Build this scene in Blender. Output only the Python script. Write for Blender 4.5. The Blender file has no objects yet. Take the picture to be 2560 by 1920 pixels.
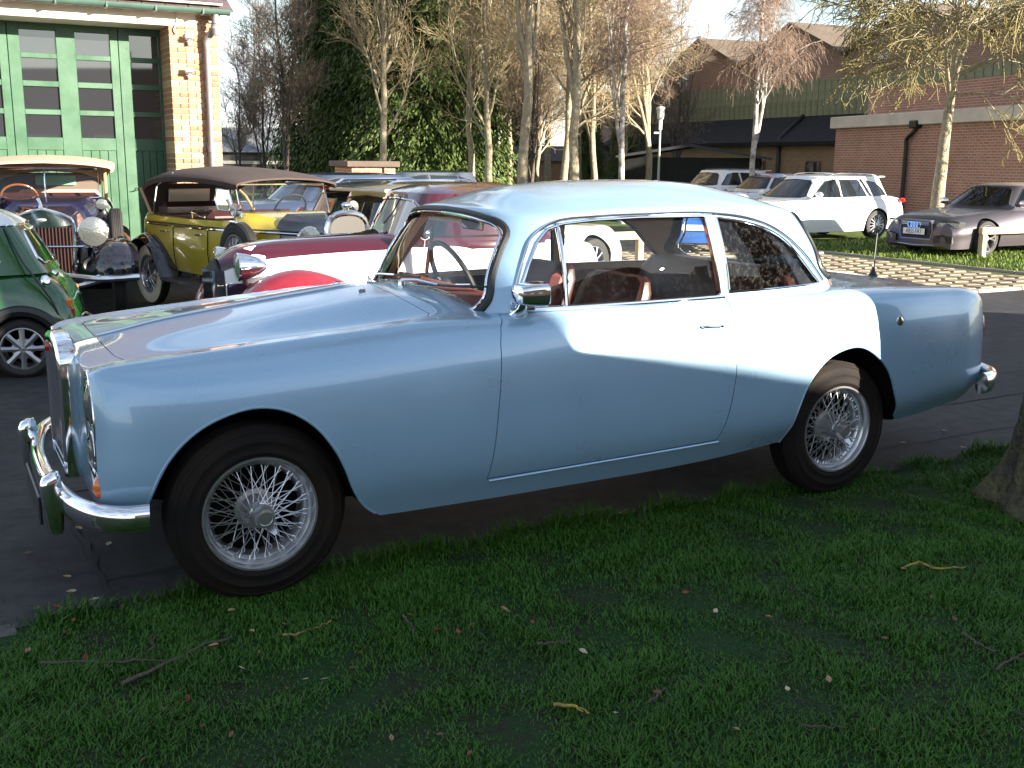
import bpy, bmesh, math, random
import numpy as np
from mathutils import Vector, Matrix
random.seed(7); RNG = np.random.default_rng(11)
scene = bpy.context.scene
COL = scene.collection
pi = math.pi; sin = math.sin; cos = math.cos; rad = math.radians

# ---------------------------------------------------------------- camera
F_PX, PITCH, ROLL, CAM_H = 2693.57, 0.205, -0.009, 1.591
cam_d = bpy.data.cameras.new('camera'); cam = bpy.data.objects.new('camera', cam_d); COL.objects.link(cam)
cam_d.sensor_width = 36.0; cam_d.lens = 36.0 * F_PX / 2560.0; cam_d.clip_start = 0.05; cam_d.clip_end = 3000
_f = Vector((0, cos(PITCH), -sin(PITCH))); _d = Vector((0, -sin(PITCH), -cos(PITCH))); _r = Vector((1, 0, 0))
_rr = cos(ROLL) * _r + sin(ROLL) * _d; _dd = -sin(ROLL) * _r + cos(ROLL) * _d
cam.matrix_world = Matrix(((_rr.x, -_dd.x, -_f.x, 0), (_rr.y, -_dd.y, -_f.y, 0), (_rr.z, -_dd.z, -_f.z, CAM_H), (0, 0, 0, 1)))
scene.camera = cam

# ---------------------------------------------------------------- sky, sun, exposure
SUN_AZ, SUN_EL = rad(118.0), rad(13.5)          # azimuth clockwise from +Y
SUN = Vector((sin(SUN_AZ) * cos(SUN_EL), cos(SUN_AZ) * cos(SUN_EL), sin(SUN_EL)))
world = bpy.data.worlds.new('World'); scene.world = world; world.use_nodes = True
wn = world.node_tree; wn.nodes.clear()
w_out = wn.nodes.new('ShaderNodeOutputWorld'); w_bg = wn.nodes.new('ShaderNodeBackground')
w_sky = wn.nodes.new('ShaderNodeTexSky'); w_sky.sky_type = 'NISHITA'; w_sky.sun_disc = False
w_sky.sun_elevation = SUN_EL; w_sky.sun_rotation = SUN_AZ; w_sky.air_density = 1.0; w_sky.dust_density = 0.3; w_sky.ozone_density = 1.2
# thin broken cloud over the whole sky
w_tc = wn.nodes.new('ShaderNodeTexCoord'); w_map = wn.nodes.new('ShaderNodeMapping'); w_map.inputs['Scale'].default_value = (1.0, 1.0, 2.6)
w_no = wn.nodes.new('ShaderNodeTexNoise'); w_no.inputs['Scale'].default_value = 3.2; w_no.inputs['Detail'].default_value = 9; w_no.inputs['Roughness'].default_value = 0.58
w_rmp = wn.nodes.new('ShaderNodeMapRange'); w_rmp.inputs[1].default_value = 0.40; w_rmp.inputs[2].default_value = 0.62; w_rmp.inputs[3].default_value = 0.12; w_rmp.inputs[4].default_value = 0.85
w_mix = wn.nodes.new('ShaderNodeMix'); w_mix.data_type = 'RGBA'
w_mix.inputs[7].default_value = (7.4, 7.9, 8.7, 1)
L = wn.links.new
L(w_tc.outputs['Generated'], w_map.inputs[0]); L(w_map.outputs[0], w_no.inputs['Vector']); L(w_no.outputs[0], w_rmp.inputs[0])
w_sep = wn.nodes.new('ShaderNodeSeparateXYZ'); w_el = wn.nodes.new('ShaderNodeMapRange'); w_mul = wn.nodes.new('ShaderNodeMath'); w_mul.operation = 'MULTIPLY'
w_el.inputs[1].default_value = 0.10; w_el.inputs[2].default_value = 0.70; w_el.inputs[3].default_value = 1.0; w_el.inputs[4].default_value = 0.30   # cloud banks thin out overhead
L(w_tc.outputs['Generated'], w_sep.inputs[0]); L(w_sep.outputs[2], w_el.inputs[0]); L(w_rmp.outputs[0], w_mul.inputs[0]); L(w_el.outputs[0], w_mul.inputs[1])
L(w_mul.outputs[0], w_mix.inputs[0]); L(w_sky.outputs[0], w_mix.inputs[6]); L(w_mix.outputs[2], w_bg.inputs[0])
w_bg.inputs[1].default_value = 0.055
L(w_bg.outputs[0], w_out.inputs[0])
sun_d = bpy.data.lights.new('sun', 'SUN'); sun_d.energy = 5.0; sun_d.angle = rad(0.53); sun_d.color = (1.0, 0.90, 0.76)
sun_o = bpy.data.objects.new('sun', sun_d); COL.objects.link(sun_o)
sun_o.rotation_euler = (-SUN).to_track_quat('-Z', 'Y').to_euler(); sun_o.location = SUN * 60
scene.view_settings.view_transform = 'Standard'; scene.view_settings.look = 'None'; scene.view_settings.gamma = 1.0
scene.view_settings.exposure = 2.3
scene.view_settings.use_curve_mapping = False

# ---------------------------------------------------------------- photograph pixel -> direction
def ray(u, v):
    c = (_rr * ((u - 1280) / F_PX) + _dd * ((v - 960) / F_PX) + _f)
    return c
CX, CY, CT = -1.258, 4.376, 0.498               # blue car: front axle on the ground, heading
def zg(x, y):
    d = -(x - CX) * sin(CT) + (y - CY) * cos(CT)
    return -0.03 * min(max(d - 1.0, 0.0), 5.0)
def gpos(u, v):                                  # where a pixel meets the ground
    c = ray(u, v); z = 0.0
    for _ in range(12):
        t = (z - CAM_H) / c.z; z = zg(c.x * t, c.y * t)
    return Vector((c.x * t, c.y * t, z))
def at(u, v, Y):                                 # pixel at world distance Y
    c = ray(u, v); t = Y / c.y
    return Vector((c.x * t, Y, CAM_H + c.z * t))

# ---------------------------------------------------------------- materials
MATS = {}
def mat(name, col, rough=0.5, metal=0.0, coat=0.0, spec=0.5, var=0.0, vscale=8.0, bump=0.0, bscale=60.0, col2=None, emit=None, sheen=0.0, rvar=0.0, detail=5):
    if name in MATS: return MATS[name]
    m = bpy.data.materials.new(name); m.use_nodes = True; nt = m.node_tree; b = nt.nodes['Principled BSDF']
    b.inputs['Base Color'].default_value = (*col, 1); b.inputs['Roughness'].default_value = rough; b.inputs['Metallic'].default_value = metal
    b.inputs['Coat Weight'].default_value = coat; b.inputs['Coat Roughness'].default_value = 0.03; b.inputs['Specular IOR Level'].default_value = spec
    if sheen: b.inputs['Sheen Weight'].default_value = sheen
    l = nt.links.new
    tc = nt.nodes.new('ShaderNodeTexCoord')
    if var or col2 or rvar:
        n = nt.nodes.new('ShaderNodeTexNoise'); n.inputs['Scale'].default_value = vscale; n.inputs['Detail'].default_value = detail; n.inputs['Roughness'].default_value = 0.6
        l(tc.outputs['Object'], n.inputs['Vector'])
        mp = nt.nodes.new('ShaderNodeMapRange'); mp.inputs[1].default_value = 0.3; mp.inputs[2].default_value = 0.7
        l(n.outputs[0], mp.inputs[0])
        mx = nt.nodes.new('ShaderNodeMix'); mx.data_type = 'RGBA'
        a = tuple(c * (1 - var) for c in col); c2 = col2 if col2 else tuple(min(1, c * (1 + var)) for c in col)
        mx.inputs[6].default_value = (*a, 1); mx.inputs[7].default_value = (*c2, 1)
        l(mp.outputs[0], mx.inputs[0]); l(mx.outputs[2], b.inputs['Base Color'])
        if rvar:
            r = nt.nodes.new('ShaderNodeMapRange'); r.inputs[3].default_value = max(0.02, rough - rvar); r.inputs[4].default_value = min(1, rough + rvar)
            l(mp.outputs[0], r.inputs[0]); l(r.outputs[0], b.inputs['Roughness'])
    if bump:
        n2 = nt.nodes.new('ShaderNodeTexNoise'); n2.inputs['Scale'].default_value = bscale; n2.inputs['Detail'].default_value = 6
        l(tc.outputs['Object'], n2.inputs['Vector'])
        bp = nt.nodes.new('ShaderNodeBump'); bp.inputs['Strength'].default_value = bump; bp.inputs['Distance'].default_value = 0.02
        l(n2.outputs[0], bp.inputs['Height']); l(bp.outputs[0], b.inputs['Normal'])
    if emit:
        b.inputs['Emission Color'].default_value = (*emit[0], 1); b.inputs['Emission Strength'].default_value = emit[1]
    MATS[name] = m
    return m
def glass(name, tint=(0.9, 0.95, 0.93), rough=0.0, ior=1.5, dirt=0.0):
    if name in MATS: return MATS[name]
    m = bpy.data.materials.new(name); m.use_nodes = True; nt = m.node_tree; nt.nodes.clear(); l = nt.links.new
    o = nt.nodes.new('ShaderNodeOutputMaterial'); t = nt.nodes.new('ShaderNodeBsdfTransparent'); g = nt.nodes.new('ShaderNodeBsdfGlossy')
    fr = nt.nodes.new('ShaderNodeFresnel'); fr.inputs[0].default_value = ior; mx = nt.nodes.new('ShaderNodeMixShader')
    t.inputs[0].default_value = (*tint, 1); g.inputs['Roughness'].default_value = rough
    l(fr.outputs[0], mx.inputs[0]); l(t.outputs[0], mx.inputs[1]); l(g.outputs[0], mx.inputs[2])
    out = mx.outputs[0]
    if dirt:
        tc = nt.nodes.new('ShaderNodeTexCoord'); n = nt.nodes.new('ShaderNodeTexNoise'); n.inputs['Scale'].default_value = 45; n.inputs['Detail'].default_value = 6; n.inputs['Roughness'].default_value = 0.8
        l(tc.outputs['Object'], n.inputs['Vector'])
        r = nt.nodes.new('ShaderNodeMapRange'); r.inputs[1].default_value = 0.50; r.inputs[2].default_value = 0.80; r.inputs[3].default_value = 0.0; r.inputs[4].default_value = dirt
        l(n.outputs[0], r.inputs[0])
        d = nt.nodes.new('ShaderNodeBsdfDiffuse'); d.inputs[0].default_value = (0.7, 0.68, 0.63, 1); m2 = nt.nodes.new('ShaderNodeMixShader')
        l(r.outputs[0], m2.inputs[0]); l(out, m2.inputs[1]); l(d.outputs[0], m2.inputs[2]); out = m2.outputs[0]
    l(out, o.inputs[0]); MATS[name] = m
    return m

# ---------------------------------------------------------------- mesh building
def spl(xs, ys):
    xs = np.asarray(xs, float); ys = np.asarray(ys, float)
    d = np.zeros_like(ys); h = np.diff(xs); s = np.diff(ys, axis=0) / (h if ys.ndim == 1 else h[:, None])
    d[0] = s[0]; d[-1] = s[-1]
    for i in range(1, len(xs) - 1):
        d[i] = (s[i - 1] * h[i] + s[i] * h[i - 1]) / (h[i] + h[i - 1])
    def f(x):
        x = np.clip(np.asarray(x, float), xs[0], xs[-1]); i = np.clip(np.searchsorted(xs, x, 'right') - 1, 0, len(xs) - 2)
        t = (x - xs[i]) / h[i]; hh = h[i]
        if ys.ndim > 1: t = t[..., None]; hh = hh[..., None]
        return (2*t**3 - 3*t**2 + 1) * ys[i] + (t**3 - 2*t**2 + t) * hh * d[i] + (-2*t**3 + 3*t**2) * ys[i + 1] + (t**3 - t**2) * hh * d[i + 1]
    return f
def curve(pts, n, closed=False):                 # smooth polyline through points
    p = np.asarray(pts, float)
    if closed: p = np.vstack([p[-2:], p, p[:3]])
    k = np.r_[0, np.cumsum(np.linalg.norm(np.diff(p, axis=0), axis=1) ** 0.6 + 1e-9)]
    f = spl(k, p)
    if closed:
        return f(np.linspace(k[2], k[-3], n, endpoint=False))
    return f(np.linspace(0, k[-1], n))
def frames(path, closed=False):
    p = np.asarray(path, float); n = len(p)
    t = np.roll(p, -1, 0) - np.roll(p, 1, 0)
    if not closed: t[0] = p[1] - p[0]; t[-1] = p[-1] - p[-2]
    t /= (np.linalg.norm(t, axis=1)[:, None] + 1e-12)
    a = np.array([0, 0, 1.]) if abs(t[0][2]) < 0.9 else np.array([1., 0, 0])
    u = np.cross(t[0], a); u /= np.linalg.norm(u); U = [u]
    for i in range(1, n):
        u = U[-1] - t[i] * (U[-1] @ t[i]); u /= (np.linalg.norm(u) + 1e-12); U.append(u)
    U = np.array(U); return t, U, np.cross(t, U)
class MB:
    def __init__(s): s.v = []; s.f = []; s.n = 0
    def add(s, V, Fc):
        V = np.asarray(V, float).reshape(-1, 3); s.v.append(V); s.f += [tuple(int(i) + s.n for i in q) for q in Fc]; s.n += len(V); return s
    def grid(s, P, cu=False, cv=False, cap0=False, cap1=False):
        P = np.asarray(P, float); a, b = P.shape[:2]; Fc = []
        for i in range(a if cu else a - 1):
            for j in range(b if cv else b - 1):
                i2 = (i + 1) % a; j2 = (j + 1) % b
                Fc.append((i*b + j, i2*b + j, i2*b + j2, i*b + j2))
        if cap0: Fc.append(tuple(range(b)))
        if cap1: Fc.append(tuple((a - 1) * b + j for j in reversed(range(b))))
        return s.add(P.reshape(-1, 3), Fc)
    def box(s, c, size, M=None, bev=0.0):
        x, y, z = (k / 2 for k in size)
        if bev:
            b = min(bev, x * .9, y * .9, z * .9); V = []; 
            for sx in (-1, 1):
                for sy in (-1, 1):
                    for sz in (-1, 1):
                        V += [(sx*x, sy*(y-b), sz*(z-b)), (sx*(x-b), sy*y, sz*(z-b)), (sx*(x-b), sy*(y-b), sz*z)]
            id = lambda a, b_, c_, k: ((a*2 + b_)*2 + c_)*3 + k
            Fc = [[id(a, *p, 0) for p in ((0,0),(1,0),(1,1),(0,1))] for a in (0, 1)]
            Fc += [[id(p[0], a, p[1], 1) for p in ((0,0),(1,0),(1,1),(0,1))] for a in (0, 1)]
            Fc += [[id(p[0], p[1], a, 2) for p in ((0,0),(1,0),(1,1),(0,1))] for a in (0, 1)]
            for a in (0, 1):
                for b_ in (0, 1):
                    Fc.append([id(a,b_,0,0), id(a,b_,1,0), id(a,b_,1,1), id(a,b_,0,1)])
                    Fc.append([id(a,0,b_,0), id(a,1,b_,0), id(a,1,b_,2), id(a,0,b_,2)])
                    Fc.append([id(0,a,b_,1), id(1,a,b_,1), id(1,a,b_,2), id(0,a,b_,2)])
                    for c_ in (0, 1): Fc.append([id(a,b_,c_,0), id(a,b_,c_,1), id(a,b_,c_,2)])
        else:
            V = [(a*x, b*y, c_*z) for a in (-1, 1) for b in (-1, 1) for c_ in (-1, 1)]
            Fc = [(0,1,3,2), (4,6,7,5), (0,4,5,1), (2,3,7,6), (0,2,6,4), (1,5,7,3)]
        V = np.array(V)
        if M is not None: V = V @ np.array(M).T
        return s.add(V + np.array(c), Fc)
    def tube(s, path, r, n=8, cap=True, closed=False, sq=None):
        p = np.asarray(path, float); t, U, W = frames(p, closed); r = np.broadcast_to(np.asarray(r, float), (len(p),))
        a = np.linspace(0, 2*pi, n, endpoint=False)
        P = p[:, None] + r[:, None, None] * (np.cos(a)[None, :, None] * U[:, None] + np.sin(a)[None, :, None] * W[:, None] * (sq or 1))
        return s.grid(P, cu=closed, cv=True, cap0=cap and not closed, cap1=cap and not closed)
    def sweep(s, path, prof, closed=False, up=(0, 0, 1), cap=True):   # profile (a,b): a sideways, b along 'up'
        p = np.asarray(path, float); t, _, _ = frames(p, closed); up = np.asarray(up, float)
        sd = np.cross(t, up); sd /= (np.linalg.norm(sd, axis=1)[:, None] + 1e-9); vv = np.cross(sd, t)
        q = np.asarray(prof, float)
        P = p[:, None] + q[None, :, 0, None] * sd[:, None] + q[None, :, 1, None] * vv[:, None]
        return s.grid(P, cu=closed, cv=True, cap0=cap and not closed, cap1=cap and not closed)
    def lathe(s, prof, n=32, o=(0, 0, 0), axis=(0, 0, 1), a0=0, a1=None):
        ax = Vector(axis).normalized(); u = ax.orthogonal().normalized(); w = ax.cross(u)
        full = a1 is None; a = np.linspace(a0, 2*pi if full else a1, n, endpoint=not full)
        pr = np.asarray(prof, float); u, w, ax = (np.array(k) for k in (u, w, ax))
        P = np.array(o) + pr[None, :, 0, None] * (np.cos(a)[:, None, None] * u + np.sin(a)[:, None, None] * w) + pr[None, :, 1, None] * ax
        return s.grid(P, cu=full)
    def prism(s, poly, f, a, b):                  # poly of (p,q), f(p,q,h)->xyz
        n = len(poly); V = [f(p, q, a) for p, q in poly] + [f(p, q, b) for p, q in poly]
        return s.add(V, [tuple(range(n)), tuple(range(2*n - 1, n - 1, -1))] + [(i, (i+1) % n, n + (i+1) % n, n + i) for i in range(n)])
    def ball(s, c, r, n=12, m=8):
        th = np.linspace(0.001, pi - .001, m); ph = np.linspace(0, 2*pi, n, endpoint=False); r = np.broadcast_to(np.asarray(r, float), (3,))
        P = np.stack([np.outer(np.sin(th), np.cos(ph)), np.outer(np.sin(th), np.sin(ph)), np.outer(np.cos(th), np.ones(n))], -1) * r + np.array(c)
        return s.grid(P, cv=True, cap0=True, cap1=True)
    def mesh(s, name, smooth=35, merge=0.0, fixn=True):
        me = bpy.data.meshes.new(name); V = np.vstack(s.v) if s.v else np.zeros((0, 3))
        me.from_pydata(V.tolist(), [], s.f); finish(me, smooth, merge, fixn); return me
def finish(me, smooth=35, merge=0.0, fixn=True):
    bm = bmesh.new(); bm.from_mesh(me)
    if merge: bmesh.ops.remove_doubles(bm, verts=bm.verts, dist=merge)
    if fixn: bmesh.ops.recalc_face_normals(bm, faces=bm.faces)
    if smooth:
        c = rad(smooth)
        for fc in bm.faces: fc.smooth = True
        for e in bm.edges:
            if len(e.link_faces) == 2:
                e.smooth = e.calc_face_angle(0) < c
            else: e.smooth = True
    bm.to_mesh(me); bm.free(); me.update()
def link(name, me, m=None, parent=None):
    if m is not None and len(me.materials) == 0:
        for k in (m if isinstance(m, (list, tuple)) else [m]): me.materials.append(k)
    o = bpy.data.objects.new(name, me); COL.objects.link(o)
    if parent: o.parent = parent
    return o
def part(name, mb, m, parent, smooth=35, merge=0.0, label=None):
    o = link(name, mb.mesh(name, smooth, merge), m, parent)
    if label: o['label'] = label
    return o
def thing(name, label, cat, loc=(0, 0, 0), rz=0.0, group=None):
    o = bpy.data.objects.new(name, None); COL.objects.link(o); o.location = loc; o.rotation_euler = (0, 0, rz); o.empty_display_size = 0.1
    o['label'] = label; o['category'] = cat
    if group: o['group'] = group
    return o
def tag(o, label, cat, group=None):
    o['label'] = label; o['category'] = cat
    if group: o['group'] = group
    return o
def struct(name, mb, m, smooth=35, kind='structure', merge=0):
    o = link(name, mb.mesh(name, smooth, merge), m); o['kind'] = kind; return o
def inst(name, me, parent, loc=(0, 0, 0), rot=(0, 0, 0), sc=(1, 1, 1)):
    o = bpy.data.objects.new(name, me); COL.objects.link(o); o.parent = parent; o.location = loc; o.rotation_euler = rot; o.scale = sc; return o
def dup(root, label=None, group=None):
    def cp(o, par):
        c = o.copy(); COL.objects.link(c); c.parent = par
        for ch in o.children: cp(ch, c)
        return c
    r = cp(root, None)
    if label: r['label'] = label
    if group: r['group'] = group
    return r
def boolean(me, cutters, op='DIFFERENCE', smooth=32):
    a = bpy.data.objects.new('tmp', me); COL.objects.link(a); tmp = [a]
    for c in cutters:
        b = bpy.data.objects.new('tmpc', c); COL.objects.link(b); tmp.append(b); b.hide_render = True
        md = a.modifiers.new('b', 'BOOLEAN'); md.operation = op; md.object = b; md.solver = 'EXACT'
        try: md.material_mode = 'TRANSFER'
        except Exception: pass
    dg = bpy.context.evaluated_depsgraph_get(); r = bpy.data.meshes.new_from_object(a.evaluated_get(dg))
    for o in tmp: bpy.data.objects.remove(o)
    finish(r, smooth, 0.0, False); return r
def text_mesh(s, size, depth=0.002):
    cu = bpy.data.curves.new('t', 'FONT'); cu.body = s; cu.size = size; cu.extrude = depth; cu.align_x = 'CENTER'; cu.align_y = 'CENTER'; cu.resolution_u = 3
    o = bpy.data.objects.new('tmp', cu); COL.objects.link(o); dg = bpy.context.evaluated_depsgraph_get()
    me = bpy.data.meshes.new_from_object(o.evaluated_get(dg)); bpy.data.objects.remove(o); return me
def basis(xa, ya, o):                             # matrix whose local x,y axes are xa,ya
    xa = Vector(xa).normalized(); za = xa.cross(Vector(ya)).normalized(); ya = za.cross(xa)
    return Matrix(((xa.x, ya.x, za.x, o[0]), (xa.y, ya.y, za.y, o[1]), (xa.z, ya.z, za.z, o[2]), (0, 0, 0, 1)))

# common materials
chrome = mat('chrome', (0.80, 0.80, 0.82), 0.07, 1.0)
silver = mat('silver_paint', (0.62, 0.62, 0.64), 0.28, 0.9)
rubber = mat('tyre_rubber', (0.018, 0.016, 0.015), 0.75, var=0.3, vscale=20, bump=0.1, bscale=150)
rubber_mud = mat('tyre_rubber_dusty', (0.004, 0.0036, 0.0036), 0.8, spec=0.25, col2=(0.017, 0.010, 0.006), vscale=5, bump=0.15, bscale=120)
black_trim = mat('black_trim', (0.012, 0.012, 0.013), 0.45)
under = mat('underbody', (0.005, 0.0045, 0.004), 0.95, spec=0.1)
gloss_black = mat('gloss_black_paint', (0.006, 0.006, 0.010), 0.12, coat=1.0)
clear = glass('clear_glass', (0.95, 0.97, 0.96), ior=1.42)
clear_dirty = glass('dusty_glass', (0.95, 0.97, 0.96), ior=1.42, dirt=0.015)
dust_glare = glass('dust_glare_glass', (0.95, 0.97, 0.96), ior=1.42, dirt=0.07)  # near rear pane: pale speckle is dust plus painted sun glare
dark_glass = mat('tinted_glass', (0.012, 0.015, 0.018), 0.03, spec=0.8)
lens_glass = mat('lamp_lens', (0.22, 0.23, 0.22), 0.14, 0.75, coat=1.0, bump=0.35, bscale=45)
amber = mat('amber_lens', (0.75, 0.16, 0.02), 0.15, coat=1.0)
red_lens = mat('red_lens', (0.45, 0.01, 0.01), 0.12, coat=1.0)
white_plate = mat('white_plate', (0.75, 0.75, 0.72), 0.4)
yellow_plate = mat('yellow_plate', (0.75, 0.5, 0.03), 0.4)

# ================================================================ the blue coupe
paint_blue = mat('light_blue_metallic', (0.27, 0.425, 0.575), 0.30, 0.25, coat=1.0, spec=0.5, var=0.025, rvar=0.05, vscale=2.5)
leather = mat('maroon_leather', (0.035, 0.011, 0.010), 0.42, var=0.25, vscale=30, bump=0.05, bscale=200)
leather_red = mat('worn_red_leather', (0.16, 0.045, 0.035), 0.5, var=0.2, vscale=20)
headlining = mat('beige_headlining', (0.72, 0.55, 0.36), 0.9)
walnut = mat('walnut', (0.20, 0.065, 0.025), 0.3, coat=0.6, var=0.35, vscale=14)

def lathe_part(name, prof, n, o, axis, m, parent, smooth=30):
    return part(name, MB().lathe(prof, n, o, axis), m, parent, smooth)
def wire_wheel(parent, loc, rz, R=0.328, rimR=0.209, W=0.165, tyre_m=rubber_mud, rim_m=silver, wall_m=None, ns=20, sp_r=0.0018, spinner=True, name='wheel'):
    w = bpy.data.objects.new(name, None); COL.objects.link(w); w.parent = parent; w.location = loc; w.rotation_euler = (0, 0, rz); w.empty_display_size = 0.05
    ax = (0, -1, 0); h = W / 2; k = rimR
    pr = [(k-.012, h*.70), (k+.004, h*.88), (k+.02*(R-k)/.126, h*.965), (k+.022*(R-k)/.126, h*.985), (k+.03*(R-k)/.126, h*.985), (k+.032*(R-k)/.126, h*.968), (k+.06*(R-k)/.126, h*.965), (k+.062*(R-k)/.126, h*.98), (k+.068*(R-k)/.126, h*.98), (k+.07*(R-k)/.126, h*.955), (R-.026, h*.84), (R-.024, h*.87), (R-.018, h*.83), (R-.008, h*.68)]
    t = [-.55, -.30, -.05, .20, .45]
    tread = [(R-.002, h*.62)]
    for q in reversed(t):
        tread += [(R, h*(q+.14)), (R-.006, h*(q+.12)), (R-.006, h*(q+.05)), (R, h*(q+.03))]
    tread.append((R-.002, -h*.62))
    pr = pr + tread + [(a, -b) for a, b in reversed(pr)]
    part('tyre', MB().lathe(pr, 64, (0, 0, 0), ax), tyre_m, w, 40)
    if wall_m: part('white_wall', MB().lathe([(k+.004, h*.92), (k+.02, h*1.03), (k+.098*(R-k)/.126, h*1.02), (k+.108*(R-k)/.126, h*.88)], 48, (0, 0, 0), ax), wall_m, w, 40)
    part('rim', MB().lathe([(k-.016, h*.45), (k-.010, h*.82), (k-.004, h*.94), (k+.004, h*.94), (k+.006, h*.80), (k-.004, h*.74), (k-.022, h*.55), (k-.026, h*.30), (k-.034, h*.05), (k-.038, -h*.3), (k-.02, -h*.6), (k, -h*.7), (k-.006, -h*.72), (k-.044, -h*.3), (k-.040, h*.05), (k-.030, h*.33), (k-.016, h*.45)], 64, (0, 0, 0), ax), rim_m, w, 40)
    mb = MB()
    def pt(r, a, hh): return (r * cos(a), -hh, r * sin(a))
    hub_r = k * .27
    for i in range(ns):
        a = 2*pi*i/ns
        for sg in (-1, 1):
            a2 = a + sg * .52
            mb.tube([pt(hub_r*.78, a, h*.92), pt(k-.028, a2, h*.34)], sp_r, 5, False)
            mb.tube([pt(hub_r*1.25, a + .16, -h*.10), pt(k-.036, a2 + .16, -h*.12)], sp_r, 5, False)
            mb.tube([pt(k-.040, a2*1.0, h*.35), pt(k-.022, a2, h*.37)], sp_r*1.9, 5, True)
    part('spokes', mb, rim_m, w, 40)
    part('hub', MB().lathe([(0, -h*.3), (hub_r*1.3, -h*.28), (hub_r*1.35, -h*.05), (hub_r*1.05, 0), (hub_r*.85, h*.3), (hub_r*.8, h*.95), (hub_r*.6, h*1.0)], 32, (0, 0, 0), ax), rim_m, w, 35)
    part('brake_drum', MB().lathe([(0, -h*.55), (k*.8, -h*.5), (k*.8, -h*.75), (0, -h*.8)], 32, (0, 0, 0), ax), under, w, 35)
    if spinner:
        mb = MB().lathe([(hub_r*.70, h*.9), (hub_r*.78, h*1.05), (hub_r*.66, h*1.5), (hub_r*.60, h*1.62), (hub_r*.45, h*1.64), (hub_r*.42, h*1.60), (0, h*1.61)], 32, (0, 0, 0), ax)
        for a in (-1.05, -1.05 + pi):
            c = np.array(pt(hub_r*.95, a, h*1.22)); d = np.array([cos(a), 0, sin(a)]); n_ = np.array([-sin(a), 0, cos(a)])
            V = []
            for s_, wd, hh in ((.55, .30, 1.05), (.9, .26, 1.28), (1.25, .13, 1.5)):
                for q in (-1, 1):
                    for e in (-.05, .05): V.append(np.array([0, -h*(hh + e), 0]) + d * hub_r * s_ * 1.05 + n_ * hub_r * wd * q)
            mb.add(V, [(0,1,3,2), (0,4,5,1), (2,3,7,6), (1,5,7,3), (0,2,6,4), (4,8,9,5), (6,7,11,10), (5,9,11,7), (4,6,10,8), (8,10,11,9)])
        part('spinner', mb, silver, w, 35)
    return w

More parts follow.
